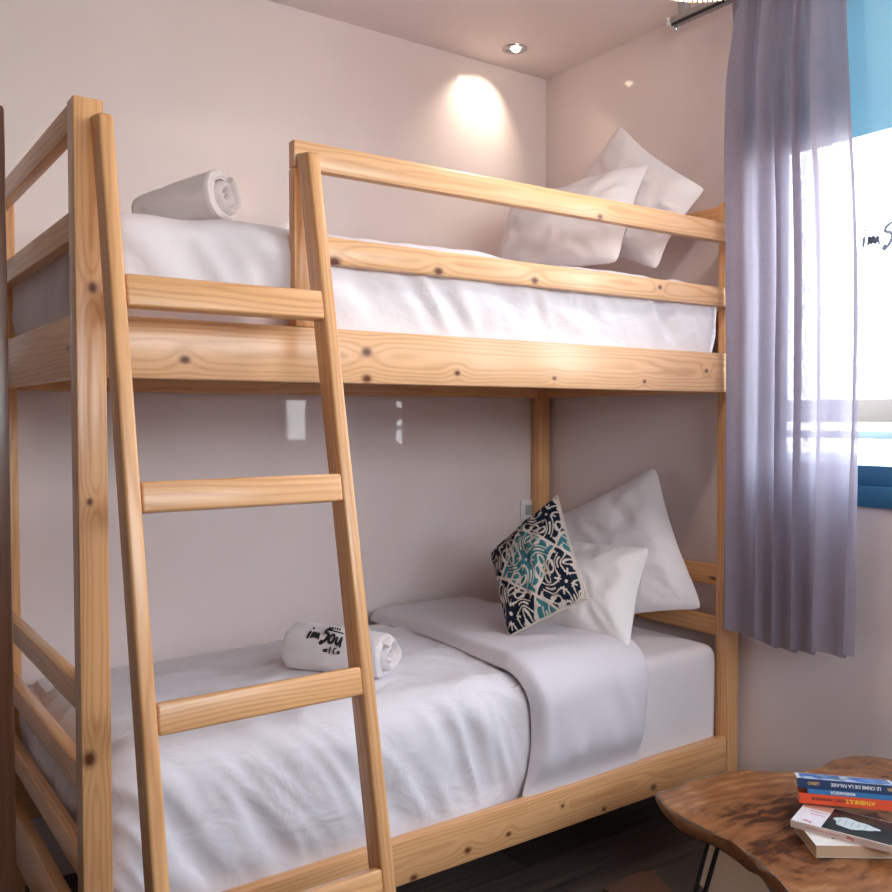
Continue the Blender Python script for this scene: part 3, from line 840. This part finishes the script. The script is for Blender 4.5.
# ------------------------------------------------------------------ curtain
def curtain_mat():
    m, nt, out = new_mat('mauve_linen_voile'); L = nt.links.new
    col = (.375, .325, .385, 1)
    d = N(nt, 'ShaderNodeBsdfDiffuse'); d.inputs[0].default_value = col
    t = N(nt, 'ShaderNodeBsdfTranslucent'); t.inputs[0].default_value = (.42, .38, .45, 1)
    tr = N(nt, 'ShaderNodeBsdfTransparent')
    tc = N(nt, 'ShaderNodeTexCoord')
    w = []
    for sc_ in ((30, 30, 700), (30, 700, 30)):
        mp = N(nt, 'ShaderNodeMapping'); mp.inputs['Scale'].default_value = sc_; L(tc.outputs['Object'], mp.inputs[0])
        nz = N(nt, 'ShaderNodeTexNoise'); nz.inputs['Scale'].default_value = 1; nz.inputs['Detail'].default_value = 2; L(mp.outputs[0], nz.inputs['Vector']); w.append(nz.outputs[0])
    mu = N(nt, 'ShaderNodeMath'); mu.operation = 'MULTIPLY'; L(w[0], mu.inputs[0]); L(w[1], mu.inputs[1])
    cr = N(nt, 'ShaderNodeMapRange'); cr.inputs['From Min'].default_value = .17; cr.inputs['From Max'].default_value = .36; cr.inputs['To Min'].default_value = .01; cr.inputs['To Max'].default_value = .11; L(mu.outputs[0], cr.inputs[0])
    b = N(nt, 'ShaderNodeBump'); b.inputs['Strength'].default_value = .4; b.inputs['Distance'].default_value = .001; L(mu.outputs[0], b.inputs['Height'])
    L(b.outputs[0], d.inputs['Normal'])
    m1 = N(nt, 'ShaderNodeMixShader'); m1.inputs[0].default_value = .48; L(d.outputs[0], m1.inputs[1]); L(t.outputs[0], m1.inputs[2])
    m2 = N(nt, 'ShaderNodeMixShader'); L(cr.outputs[0], m2.inputs[0]); L(m1.outputs[0], m2.inputs[1]); L(tr.outputs[0], m2.inputs[2]); L(m2.outputs[0], out.inputs[0])
    return m
M_['curtain'] = curtain_mat()
cu = thing('curtain', 'mauve grey linen curtain hanging in folds in front of the window', 'curtain', (1.93, -.22, -.665))
bm = bmesh.new(); rows = []
NU, NV = 260, 90
for j in range(NV+1):
    t = j/NV; z = 1.298-t*1.951
    left = -.030+.030*smooth(0, .14, t)-.006*t
    right = -.422-.052*smooth(0, .5, t)+.010*smooth(.6, 1, t)
    row = []
    for i in range(NU+1):
        s = i/NU
        ss = s+.035*math.sin(2*PI*s*1.7+.6)+.012*math.sin(2*PI*s*4.1+2)+.008*math.sin(t*5+s*9)
        ph = ss*2*PI*6.1+.25*math.sin(t*3+s*5)
        amp = .013+.011*smooth(0, .25, t)+.005*math.sin(s*11+1)
        f = math.sin(ph)+.22*math.sin(2*ph+1.2)+.10*noise.noise(V((s*9, t*3, 1)))
        top = 1-smooth(0, .035, t)
        f = f*(1-.4*top)+.5*top*math.sin(ph*3)
        x = 1.922+amp*f+.004*noise.noise(V((s*20, t*8, 3)))
        y = left+(right-left)*s+.010*math.cos(ph+.3)*(1-top*.5)
        zz = z - (.022*math.sin(s*PI)**2+.010*math.sin(ph))*smooth(.9, 1, t)
        row.append(bm.verts.new((x, y, zz)))
    rows.append(row)
grid_faces(bm, rows)
obj('curtain_cloth', bm, M_['curtain'], cu)
# track
tk = thing('curtain_track', 'slim grey curtain track below the ceiling, above the mauve curtain', 'curtain rail', (1.93, -.5, 1.33))
bm = bmesh.new(); add_box(bm, V((1.93, -.73, 1.315)), (.05, 1.86, .018), bevel=.003); obj('track_rail', bm, M_['track'], tk)
bm = bmesh.new(); add_box(bm, V((1.915, -.73, 1.302)), (.006, 1.86, .008), bevel=.001); obj('track_slot', bm, M_['black'], tk, label='dark slot')
bm = bmesh.new(); add_box(bm, V((1.93, .206, 1.313)), (.054, .012, .026), bevel=.003); obj('end_cap', bm, M_['white_plastic'], tk)
for yy in (.16, -.5, -1.3):
    bm = bmesh.new(); add_box(bm, V((1.93, yy, 1.3595)), (.03, .03, .071), bevel=.003); obj('bracket', bm, M_['track'], tk)
bm = bmesh.new(); lathe(bm, [(.0, 1.300), (.006, 1.298), (.008, 1.289), (.005, 1.282), (0, 1.281)], (1.925, .19, 0), 12); obj('stopper', bm, M_['chrome'], tk)

# ------------------------------------------------------------------ ceiling spot and pendant
dl = thing('ceiling_spotlight', 'small recessed round spotlight in the ceiling above the bunk bed', 'spotlight', (1.748, .806, CZ))
bm = bmesh.new(); lathe(bm, [(.017, CZ-.0005), (.030, CZ-.0005), (.032, CZ-.004), (.044, CZ-.004), (.046, CZ-.001), (.046, CZ+.002)], (1.748, .806, 0), 40); obj('trim_ring', bm, M_['chrome'], dl)
def emit(name, col, st):
    m, nt, out = new_mat(name); e = N(nt, 'ShaderNodeEmission'); e.inputs[0].default_value = (*col, 1); e.inputs[1].default_value = st; nt.links.new(e.outputs[0], out.inputs[0]); return m
dirl = V((-.05, .16, -.235)).normalized()
lc = V((1.748, .806, CZ-.008))
sx_ = dirl.cross(V((1, 0, 0))).normalized(); sy_ = dirl.cross(sx_)
bm = bmesh.new(); rings = []
for r, h in ((.0, .004), (.007, .004), (.012, .001), (.016, -.006), (.018, -.022)):
    rings.append([bm.verts.new(lc+dirl*h+sx_*r*math.cos(2*PI*k/28)+sy_*r*math.sin(2*PI*k/28)) for k in range(28)])
for a, b in zip(rings, rings[1:]):
    for k in range(28): bm.faces.new((a[k], a[(k+1) % 28], b[(k+1) % 28], b[k]))
bmesh.ops.remove_doubles(bm, verts=bm.verts, dist=1e-5)
obj('bulb', bm, emit('warm_bulb', (1, .82, .62), 9), dl, label='glowing warm bulb')

ps = thing('pendant_lampshade', 'pale slatted pendant lampshade, its lower rim at the top edge of the view', 'lampshade', (1.28, -.48, 1.04))
bm = bmesh.new(); R0 = .16; c0 = V((1.28, -.48, 0))
for k in range(84):
    a = 2*PI*k/84; d = V((math.cos(a), math.sin(a), 0))
    tube(bm, [c0+d*R0+V((0, 0, 1.03)), c0+d*(R0-.004)+V((0, 0, 1.12)), c0+d*(R0-.02)+V((0, 0, 1.21))], .0038, 6)
o = obj('slatted_shade', bm, M_['cane'], ps)
bm = bmesh.new()
for z_, r_ in ((1.052, R0-.004), (1.205, R0-.02)):
    pts = [c0+V((math.cos(2*PI*k/48)*r_, math.sin(2*PI*k/48)*r_, z_)) for k in range(49)]
    tube(bm, pts, .003, 6, cap=False)
for a in (0, 2*PI/3, 4*PI/3): tube(bm, [c0+V((0, 0, 1.205)), c0+V((math.cos(a)*.14, math.sin(a)*.14, 1.205))], .002, 6)
obj('hoop', bm, M_['cane'], ps)
bm = bmesh.new(); tube(bm, [c0+V((0, 0, 1.20)), c0+V((0, 0, CZ))], .003, 8); lathe(bm, [(.0, 1.13), (.02, 1.13), (.02, 1.20), (0, 1.20)], c0, 16); obj('cord', bm, M_['white_plastic'], ps)

bm = bmesh.new(); bmesh.ops.create_uvsphere(bm, u_segments=20, v_segments=12, radius=.028, matrix=Matrix.Translation(c0+V((0, 0, 1.118))))  # glowing bulb added inside the shade to brighten the upper bunk
obj('bulb', bm, emit('added_fill_bulb', (1, .86, .70), 14), ps, label='added round fill bulb')
# wall socket behind the back post
so_ = thing('wall_socket', 'small white wall socket half hidden behind the patterned cushion', 'socket', (1.958, YB, -.37))
bm = bmesh.new(); add_box(bm, V((1.958, YB-.005, -.362)), (.085, .009, .085), bevel=.003); obj('faceplate', bm, M_['white_plastic'], so_)
bm = bmesh.new(); add_box(bm, V((1.958, YB-.0105, -.362)), (.04, .003, .04), bevel=.002); obj('socket_insert', bm, simple('grey_plastic', (.35, .34, .33), .4), so_, label='grey insert')

# ------------------------------------------------------------------ live edge table
def slab_mat(side=False):
    m, nt, out = new_mat('varnished_slab'+('_edge' if side else '')); L = nt.links.new
    p = principled(nt, out, (.3, .13, .05), .18 if not side else .5, .5)
    tc = N(nt, 'ShaderNodeTexCoord')
    mp = N(nt, 'ShaderNodeMapping'); mp.inputs['Location'].default_value = (.15, -.20, -.44); mp.inputs['Scale'].default_value = (1, 1.5, 1 if not side else 2.5); L(tc.outputs['Object'], mp.inputs[0])
    nz = N(nt, 'ShaderNodeTexNoise'); nz.inputs['Scale'].default_value = 3.2; nz.inputs['Detail'].default_value = 5; nz.inputs['Distortion'].default_value = .6; L(mp.outputs[0], nz.inputs['Vector'])
    mixv = N(nt, 'ShaderNodeMixRGB'); mixv.inputs[0].default_value = .16; L(mp.outputs[0], mixv.inputs[1]); L(nz.outputs['Color'], mixv.inputs[2])
    wv = N(nt, 'ShaderNodeTexWave'); wv.wave_type = 'RINGS'; wv.rings_direction = 'SPHERICAL' if not side else 'Z'; wv.inputs['Scale'].default_value = 7; wv.inputs['Distortion'].default_value = 5; wv.inputs['Detail'].default_value = 4; wv.inputs['Detail Scale'].default_value = 2
    L(mixv.outputs[0], wv.inputs['Vector'])
    n3 = N(nt, 'ShaderNodeTexNoise'); n3.inputs['Scale'].default_value = 11; n3.inputs['Detail'].default_value = 6; L(mixv.outputs[0], n3.inputs['Vector'])
    ad = N(nt, 'ShaderNodeMath'); ad.operation = 'MULTIPLY_ADD'; L(wv.outputs[1], ad.inputs[0]); ad.inputs[1].default_value = .22; L(n3.outputs[0], ad.inputs[2])
    cr = N(nt, 'ShaderNodeValToRGB'); e = cr.color_ramp.elements
    e[0].position = .30; e[0].color = (.085, .028, .011, 1); e[1].position = .98; e[1].color = (.45, .22, .09, 1)
    k = e.new(.50); k.color = (.24, .095, .035, 1); k = e.new(.72); k.color = (.30, .12, .042, 1)
    if side:
        e[0].color = (.025, .009, .004, 1); e[-1].color = (.34, .15, .05, 1)
    mpf = N(nt, 'ShaderNodeMapping'); mpf.inputs['Rotation'].default_value = (0, 0, .7); mpf.inputs['Scale'].default_value = (14, 110, 60); L(mixv.outputs[0], mpf.inputs[0])
    n4 = N(nt, 'ShaderNodeTexNoise'); n4.inputs['Scale'].default_value = 1; n4.inputs['Detail'].default_value = 5; L(mpf.outputs[0], n4.inputs['Vector'])
    ad2 = N(nt, 'ShaderNodeMath'); ad2.operation = 'MULTIPLY_ADD'; L(n4.outputs[0], ad2.inputs[0]); ad2.inputs[1].default_value = .42; ad3 = N(nt, 'ShaderNodeMath'); ad3.operation = 'SUBTRACT'; L(ad.outputs[0], ad3.inputs[0]); ad3.inputs[1].default_value = .21; L(ad3.outputs[0], ad2.inputs[2])
    dl_ = N(nt, 'ShaderNodeVectorMath'); dl_.operation = 'LENGTH'; L(mp.outputs[0], dl_.inputs[0])
    dm = N(nt, 'ShaderNodeMapRange'); dm.inputs['From Min'].default_value = .02; dm.inputs['From Max'].default_value = .36; dm.inputs['To Min'].default_value = -.42; dm.inputs['To Max'].default_value = .06; L(dl_.outputs['Value'], dm.inputs[0])
    ad4 = N(nt, 'ShaderNodeMath'); ad4.operation = 'ADD'; L(ad2.outputs[0], ad4.inputs[0]); L(dm.outputs[0], ad4.inputs[1])
    L((ad2 if side else ad4).outputs[0], cr.inputs[0]); L(cr.outputs[0], p.inputs['Base Color'])
    b = N(nt, 'ShaderNodeBump'); b.inputs['Strength'].default_value = .15 if not side else .8; b.inputs['Distance'].default_value = .003; L(n3.outputs[0], b.inputs['Height']); L(b.outputs[0], p.inputs['Normal'])
    return m
TZ = -.90
outline = [(1.236, -.356), (1.30, -.352), (1.405, -.350), (1.532, -.378), (1.60, -.450), (1.70, -.486), (1.80, -.478), (1.88, -.505), (1.925, -.57), (1.985, -.68), (2.0, -.82), (1.96, -.98), (1.87, -1.10), (1.76, -1.16), (1.62, -1.24), (1.46, -1.24), (1.32, -1.17), (1.20, -1.10), (1.10, -1.0), (1.075, -.90), (1.096, -.815), (1.135, -.738), (1.165, -.66), (1.178, -.58), (1.182, -.50), (1.198, -.42)]
def catmull(P, k=8):
    out = []; n = len(P)
    for i in range(n):
        p0, p1, p2, p3 = (V((*P[(i+j-1) % n], 0)) for j in range(4))
        for s in range(k):
            t = s/k
            out.append(.5*((2*p1)+(p2-p0)*t+(2*p0-5*p1+4*p2-p3)*t*t+(-p0+3*p1-3*p2+p3)*t**3))
    return out
tb = thing('live_edge_table', 'low live edge coffee table of varnished brown wood on black hairpin legs', 'coffee table', (1.53, -.80, FZ))
ol = catmull(outline)
bm = bmesh.new(); cen = V((1.53, -.80, 0)); rings = []
prof = [(0.965, TZ), (.985, TZ-.001), (.995, TZ-.004), (.997, TZ-.010), (.985, TZ-.024), (.965, TZ-.038), (.935, TZ-.049), (.91, TZ-.050)]
for f, z in prof:
    ring = []
    for i, p in enumerate(ol):
        d = p-cen; w = 1 if f == .965 else 1+.020*fbm(V((p.x*16, p.y*16, z*45)))
        q = cen+d*(f*w if f < .97 else 1-(1-f)*1.0*w+(w-1)*.6)
        ring.append(bm.verts.new((q.x, q.y, z+(0 if z >= TZ-.002 else .010*noise.noise(V((p.x*12, p.y*12, z*30)))))))
    rings.append(ring)
topf = bm.faces.new(rings[0]); botf = bm.faces.new(rings[-1][::-1])
for a, b in zip(rings, rings[1:]):
    n = len(a)
    for k in range(n):
        f = bm.faces.new((a[k], b[k], b[(k+1) % n], a[(k+1) % n]))
        if a is not rings[0]: f.material_index = 2 if a is rings[1] else 1
bmesh.ops.recalc_face_normals(bm, faces=bm.faces)
obj('tabletop', bm, [slab_mat(), slab_mat(True), simple('pale_bark_rim', (.25, .155, .10), .5, bump=.5, scale=60, var=.75)], tb, label='varnished wood slab')
for (x, y, ox, oy, sx_, sy_) in ((1.262, -.512, -.073, .055, .8, -.6), (1.80, -.62, .07, .05, -.58, .81), (1.36, -1.10, -.02, -.08, .97, -.24)):
    bm = bmesh.new(); px, py = sx_*.013, sy_*.013
    # hairpin: down one rod, tight bend, up the other
    s1, s2 = V((x+px, y+py, TZ-.052)), V((x-px, y-py, TZ-.052))
    f1, f2 = V((x+ox+px*.7, y+oy+py*.7, FZ+.026)), V((x+ox-px*.7, y+oy-py*.7, FZ+.026))
    mid_ = V((x+ox, y+oy, FZ+.0175))
    tube(bm, [s1, f1, (f1+mid_)/2+V((px*.3, py*.3, -.003)), mid_, (f2+mid_)/2-V((px*.3, py*.3, .003)), f2, s2], .0055, 10)
    add_box(bm, V((x, y, TZ-.0515)), (.06, .06, .005), bevel=.001)
    obj('leg', bm, M_['black'], tb, label='black hairpin leg')

# ------------------------------------------------------------------ books
def text_bm(s, size, T, ext=.0003, bold=.0, xs=1):
    cu_ = bpy.data.curves.new('t', 'FONT'); cu_.body = s; cu_.size = size; cu_.extrude = ext; cu_.offset = bold; cu_.align_x = 'LEFT'; cu_.resolution_u = 3
    o = bpy.data.objects.new('t', cu_); COL.objects.link(o)
    bpy.context.view_layer.update()
    me = bpy.data.meshes.new_from_object(o.evaluated_get(bpy.context.evaluated_depsgraph_get()))
    bpy.data.objects.remove(o); bm = bmesh.new(); bm.from_mesh(me); bpy.data.meshes.remove(me); bpy.data.curves.remove(cu_)
    for v in bm.verts: v.co = T @ V((v.co.x*xs, v.co.y, v.co.z))
    return bm
def merge(bms):
    out = bmesh.new()
    for b in bms:
        me = bpy.data.meshes.new('tmp'); b.to_mesh(me); b.free(); out.from_mesh(me); bpy.data.meshes.remove(me)
    return out
def book(label, corner, e, g, up, L, D, H, cover, spine=None, texts=(), pages_front=False, group='paperbacks stacked on the live edge table'):
    """corner: near left bottom corner; e along the near edge, g away from the viewer, up through the stack.
    the spine is on the near side unless pages_front"""
    c = V(corner); e, g, up = V(e).normalized(), V(g).normalized(), V(up).normalized()
    root = thing('book', label, 'book', c+e*L/2+g*D/2, group)
    T = frame_matrix(c, e, g, up)
    def bx(lo, hi, bev=.0006):
        lo, hi = V(lo), V(hi); bm = bmesh.new()
        add_box(bm, None, hi-lo, mat=T @ Matrix.Translation((lo+hi)/2), bevel=bev, seg=1); return bm
    ct = .0008
    if pages_front:
        obj('pages', bx((.001, .0015, ct), (L-.001, D-.002, H-ct)), M_['paper'], root)
        obj('cover', merge([bx((0, 0, H-ct), (L, D, H), .0002), bx((0, 0, 0), (L, D, ct), .0002), bx((0, D-.0018, 0), (L, D, H), .0002)]), cover, root)
    else:
        obj('pages', bx((.001, .002, ct), (L-.001, D-.001, H-ct)), M_['paper'], root)
        obj('cover', merge([bx((0, 0, H-ct), (L, D, H), .0002), bx((0, 0, 0), (L, D, ct), .0002)]), cover, root)
        obj('spine', bx((-.0004, -.0006, -.0002), (L+.0004, .0018, H+.0002), .0008), spine or cover, root)
    for nm, bms, mt, lb in texts(T, L, D, H):
        obj(nm, merge(bms), mt, root, smooth=False, label=lb)
    return root
def flat(name, c, r=.45): return simple(name, c, r)
def face_T(T, org, ex, ey):
    """2D text frame at org (book coordinates) with text x axis ex and y axis ey"""
    ex, ey = V(ex), V(ey); ez = ex.cross(ey)
    return T @ frame_matrix(V(org), ex, ey, ez)
def patch(T, lo, hi):
    lo, hi = V(lo), V(hi); bm = bmesh.new(); add_box(bm, None, hi-lo, mat=T @ Matrix.Translation((lo+hi)/2), bevel=0); return bm
gold = flat('gold_ink', (.62, .40, .10)); whiteink = flat('white_ink', (.75, .75, .75)); yellow = flat('yellow_ink', (.95, .55, .03)); blackink = flat('dark_ink', (.03, .015, .015)); redink = flat('red_ink', (.45, .03, .06))

# bottom, cream book
def t5(T, L, D, H):
    return [('cover_drawing', [patch(T, (.045, .03, H), (.075, .036, H+.0003))], blackink, 'dark marks')]
e5 = V((.80, -.60, 0)); g5 = V((.60, .80, 0))
book('thick cream book at the bottom of the stack, its pages facing out', (1.258, -.769, TZ+.0012), e5, g5, (0, 0, 1), .19, .125, .026, flat('cream_cover', (.74, .68, .62)), texts=t5, pages_front=True)
# dark cover with a pale shape
def t4(T, L, D, H):
    sh = bmesh.new()
    ring = []; n = 48
    for k in range(n):
        a = 2*PI*k/n; rr = 1+.10*math.sin(3*a+.5)+.06*math.sin(7*a)
        x, y = .118+.044*math.cos(a)*rr, .055+.020*math.sin(a)*rr*(1.15-.35*math.cos(a))
        ring.append(T @ V((x, y, H+.0006)))
    vs = [sh.verts.new(p) for p in ring]; lowr = [sh.verts.new(p-(T.to_3x3() @ V((0, 0, .0004)))) for p in ring]
    sh.faces.new(vs); grid_faces(sh, [vs, lowr], closed_u=True)
    veins = [patch(T, (.085+.013*k, .042, H+.0005), (.0865+.013*k, .068, H+.0009)) for k in range(5)]
    return [('cover_photo', [patch(T, (.062, .002, H), (L-.012, D-.002, H+.0003))], flat('black_green_print', (.012, .022, .020), .25), 'dark green picture area'),
            ('cover_tint', [patch(T, (.002, D-.030, H), (.0618, D-.002, H+.0003))], flat('salmon_print', (.62, .30, .20)), 'salmon strip'),
            ('pale_shell_picture', [sh], flat('pale_shell', (.52, .58, .58)), 'pale shell picture'),
            ('shell_lines', veins, flat('shell_grey', (.22, .28, .29)), None),
            ('cover_mark', [text_bm('Rap', .013, face_T(T, (.040, .018, H), (-1, 0, 0), (0, -1, 0)), bold=.0002)], redink, 'red mark'),
            ('cover_title', [text_bm('La Presse du', .0075, face_T(T, (.058, .075, H), (-1, 0, 0), (0, -1, 0))), text_bm('Capitaine', .008, face_T(T, (.056, .060, H), (-1, 0, 0), (0, -1, 0)))], redink, 'red title'),
            ('spine_lettering', [text_bm('La Presse du Fort Capitaine', .0065, face_T(T, (.102, -.0006, .0095), (-1, 0, 0), (0, 0, -1)), xs=.95), text_bm('Rap', .010, face_T(T, (.128, -.0006, .011), (-1, 0, 0), (0, 0, -1)), bold=.0003)], redink, 'dark red lettering'),
            ]
e4 = V((.30, -.954, 0)); g4 = V((.954, .30, 0))
book('paperback with dark cover and pale shell picture, lying across the cream book', (1.290, -.688, TZ+.0276), e4, g4, (0, 0, 1), .215, .115, .0155, flat('pale_cover', (.70, .66, .68)), spine=flat('pale_pink_spine', (.70, .54, .46)), texts=t4)
# leaning pile on top
e3 = V((.60, -.80, .03)).normalized(); g3h = V((.80, .60, 0)).normalized(); til = math.radians(15)
g3 = (g3h*math.cos(til)-V((0, 0, 1))*math.sin(til)); u3 = e3.cross(g3); u3 = u3 if u3.z > 0 else -u3
c3 = V((1.372, -.655, TZ+.0480))
def t3(T, L, D, H):
    return [('spine_title', [text_bm('ATHENE E.T.', .0115, face_T(T, (.155, -.0006, H*.72), (-1, 0, 0), (0, 0, -1)), bold=.0004, xs=.95)], yellow, 'yellow title'),
            ('spine_author', [text_bm('LOST - HONNEUR', .0085, face_T(T, (.095, -.0006, H*.68), (-1, 0, 0), (0, 0, -1)), bold=.0002)], blackink, 'dark lettering')]
book('bright orange red spined paperback under the two blue ones', c3, e3, g3, u3, .20, .115, .0215, flat('orange_red', (.80, .075, .015)), texts=t3)
def t2b(T, L, D, H):
    return [('spine_title', [text_bm('MARRAKECH', .0085, face_T(T, (.098, -.0006, H*.82), (-1, 0, 0), (0, 0, -1)), bold=.0003)], whiteink, 'white title')]
book('thin light blue paperback squeezed between the navy and the orange book', c3+u3*.0217+e3*.018, e3, g3, u3, .178, .110, .0105, flat('sky_blue', (.03, .18, .42)), texts=t2b)
def picture_mat():
    m, nt, o_ = new_mat('cover_picture_print'); p = principled(nt, o_, (.1, .2, .5), .35)
    at = N(nt, 'ShaderNodeTexCoord'); vo = N(nt, 'ShaderNodeTexVoronoi'); vo.inputs['Scale'].default_value = 46; nt.links.new(at.outputs['Object'], vo.inputs['Vector'])
    cr = N(nt, 'ShaderNodeValToRGB'); cr.color_ramp.interpolation = 'CONSTANT'; e = cr.color_ramp.elements
    e[0].color = (.02, .12, .45, 1); e[1].position = .84; e[1].color = (.25, .45, .68, 1)
    for ps_, c in ((.3, (.015, .05, .2, 1)), (.45, (.03, .2, .08, 1)), (.56, (.62, .68, .74, 1)), (.70, (.03, .2, .6, 1))): k = e.new(ps_); k.color = c
    sp_ = N(nt, 'ShaderNodeSeparateColor'); nt.links.new(vo.outputs['Color'], sp_.inputs[0]); nt.links.new(sp_.outputs[0], cr.inputs[0]); nt.links.new(cr.outputs[0], p.inputs['Base Color'])
    return m
def t2(T, L, D, H):
    out = [('cover_picture', [patch(T, (.008, .008, H), (L-.008, D-.008, H+.0003))], picture_mat(), 'blue, green and white cover picture')]
    out.append(('spine_title', [text_bm('LE CRIME DE LA FALAISE', .0098, face_T(T, (.172, -.0006, H*.72), (-1, 0, 0), (0, 0, -1)), bold=.0003, xs=.96)], whiteink, 'white title'))
    out.append(('spine_mark', [text_bm('LIBRO', .009, face_T(T, (.046, -.0006, H*.70), (-1, 0, 0), (0, 0, -1)), bold=.0003)], gold, 'gold lettering'))
    out.append(('spine_number', [text_bm('86', .009, face_T(T, (.193, -.0006, H*.70), (-1, 0, 0), (0, 0, -1)), bold=.0003)], gold, 'gold number'))
    return out
book('navy spined paperback with white bordered picture cover, topmost of the stack', c3+u3*.0324-e3*.003, e3, g3, u3, .205, .118, .0205, flat('white_border', (.78, .80, .82)), spine=flat('navy', (.010, .035, .12)), texts=t2)

# ------------------------------------------------------------------ rug of hide patches under the table
rg = thing('patchwork_rug', 'patchwork hide rug in beige, brown and grey on the dark floor under the table', 'rug', (1.7, -.75, FZ))
def hide(name, pts, mat, z, label):
    bm = bmesh.new(); cx = sum(p[0] for p in pts)/len(pts); cy = sum(p[1] for p in pts)/len(pts)
    P = []
    for a, b in zip(pts, pts[1:]+pts[:1]):
        for k in range(8):
            t = k/8; x, y = a[0]+(b[0]-a[0])*t, a[1]+(b[1]-a[1])*t
            P.append((x+.006*noise.noise(V((x*20, y*20, 0))), y+.006*noise.noise(V((x*20, y*20, 9)))))
    t_ = [bm.verts.new((x, y, z+.006)) for x, y in P]; b_ = [bm.verts.new((x, y, z)) for x, y in P]
    bm.faces.new(t_); grid_faces(bm, [t_, b_], closed_u=True); bm.faces.new(b_[::-1]); bmesh.ops.recalc_face_normals(bm, faces=bm.faces)
    return obj(name, bm, mat, rg, smooth=False, label=label)
hb = simple('brown_hide', (.20, .095, .05), .9, bump=1, scale=180, var=.5); hc = simple('beige_hide', (.45, .34, .25), .9, bump=.6, scale=150, var=.15); hg = simple('grey_hide', (.095, .075, .062), .95, bump=1, scale=160, var=.5)
hide('hide_patch', [(1.60, -.03), (1.86, -.02), (2.03, -.06), (2.03, -1.5), (1.1, -1.5), (1.30, -.42), (1.44, -.16)], hg, FZ, 'grey hide')
hide('hide_patch', [(1.862, -.015), (1.835, -.215), (1.70, -.40), (1.56, -.30), (1.64, -.16)], hc, FZ+.0055, 'beige hide patch')
hide('hide_patch', [(1.40, -.02), (1.53, -.01), (1.59, -.03), (1.56, -.10), (1.54, -.16), (1.38, -.18)], hb, FZ+.0055, 'shaggy brown hide patch')
hide('hide_patch', [(1.875, -.03), (2.02, -.07), (2.0, -.60), (1.86, -.345), (1.845, -.215)], hb, FZ+.0055, 'brown hide patch')

# ------------------------------------------------------------------ light
w = bpy.data.worlds.new('sky'); sc.world = w; w.use_nodes = True; nt = w.node_tree; nt.nodes.clear()
wo = nt.nodes.new('ShaderNodeOutputWorld'); bg = nt.nodes.new('ShaderNodeBackground'); nt.links.new(bg.outputs[0], wo.inputs[0])
tc = nt.nodes.new('ShaderNodeTexCoord'); sp = nt.nodes.new('ShaderNodeSeparateXYZ'); nt.links.new(tc.outputs['Generated'], sp.inputs[0])
cr = nt.nodes.new('ShaderNodeValToRGB'); e = cr.color_ramp.elements
e[0].position = .0; e[0].color = (.9, .9, .9, 1); e[1].position = .6; e[1].color = (.72, .83, 1, 1); k = e.new(.12); k.color = (.95, .96, 1, 1)
nt.links.new(sp.outputs[2], cr.inputs[0]); nt.links.new(cr.outputs[0], bg.inputs[0]); bg.inputs[1].default_value = 9.0

def light(name, typ, loc, energy, col, **kw):
    l = bpy.data.lights.new(name, typ); l.energy = energy; l.color = col
    for k, v in kw.items(): setattr(l, k, v)
    o = bpy.data.objects.new(name, l); COL.objects.link(o); o.location = GA @ V(loc); return o
s = light('ceiling_spot_lamp', 'SPOT', lc+dirl*.012, 7, (1, .85, .68), spot_size=math.radians(88), spot_blend=1.0, shadow_soft_size=.006)
s.rotation_euler = dirl.to_track_quat('-Z', 'Y').to_euler(); s.parent = None
light('pendant_fill', 'POINT', (1.28, -.48, 1.118), 19, (1, .93, .88), shadow_soft_size=.045)  # added fill light in the shade for the upper bunk and ceiling
# portals: guide the sky light through the openings, the added rear window included
pw = light('window_portal', 'AREA', (XR+.11, (WY0+WY1)/2, (WZ0+WZ1)/2), 1, (1, 1, 1), shape='RECTANGLE', size=WZ1-WZ0, size_y=WY1-WY0)
pw.rotation_euler = V((-1, 0, 0)).to_track_quat('-Z', 'Y').to_euler(); pw.data.cycles.is_portal = True
p2 = light('window_portal', 'AREA', (XR+.11, (SY0+SY1)/2, (WZ0+WZ1)/2), 1, (1, 1, 1), shape='RECTANGLE', size=SY1-SY0, size_y=WZ1-WZ0)
p2.rotation_euler = V((-1, 0, 0)).to_track_quat('-Z', 'Z').to_euler(); p2.data.cycles.is_portal = True
pd_ = light('fill_window_portal', 'AREA', ((DX0+DX1)/2, YF-.11, (DZ0+DZ1)/2), 1, (1, 1, 1), shape='RECTANGLE', size=DX1-DX0, size_y=DZ1-FZ)
pd_.data.size_y = DZ1-DZ0; pd_.rotation_euler = V((0, 1, 0)).to_track_quat('-Z', 'Z').to_euler(); pd_.data.cycles.is_portal = True
pw.data.size, pw.data.size_y = WY1-WY0, WZ1-WZ0
pw.rotation_euler = V((-1, 0, 0)).to_track_quat('-Z', 'Z').to_euler()

# ------------------------------------------------------------------ camera
cd = bpy.data.cameras.new('camera'); cam = bpy.data.objects.new('camera', cd); COL.objects.link(cam)
Rm = ((0.81608497, 0.01907838, -0.57761695), (-0.57793077, 0.02493275, -0.81570484), (-0.00116075, 0.99950707, 0.03137323))
m4 = Matrix.Identity(4)
for i in range(3):
    for j in range(3): m4[i][j] = Rm[i][j]
# local -Z looks forward
m4 = Matrix.Translation((-.4295, -1.84, 0)) @ m4
cam.matrix_world = m4
cd.sensor_fit = 'HORIZONTAL'; cd.sensor_width = 36; cd.lens = 905.39/892*36; cd.clip_start = .02
sc.camera = cam
sc.view_settings.view_transform = 'Standard'; sc.view_settings.look = 'None'; sc.view_settings.gamma = 1; sc.view_settings.exposure = .48
try: sc.view_settings.use_curve_mapping = False
except Exception: pass
sc.cycles.use_denoising = True
sc.cycles.max_bounces = 12; sc.cycles.diffuse_bounces = 8; sc.cycles.transparent_max_bounces = 12; sc.cycles.sample_clamp_indirect = 6
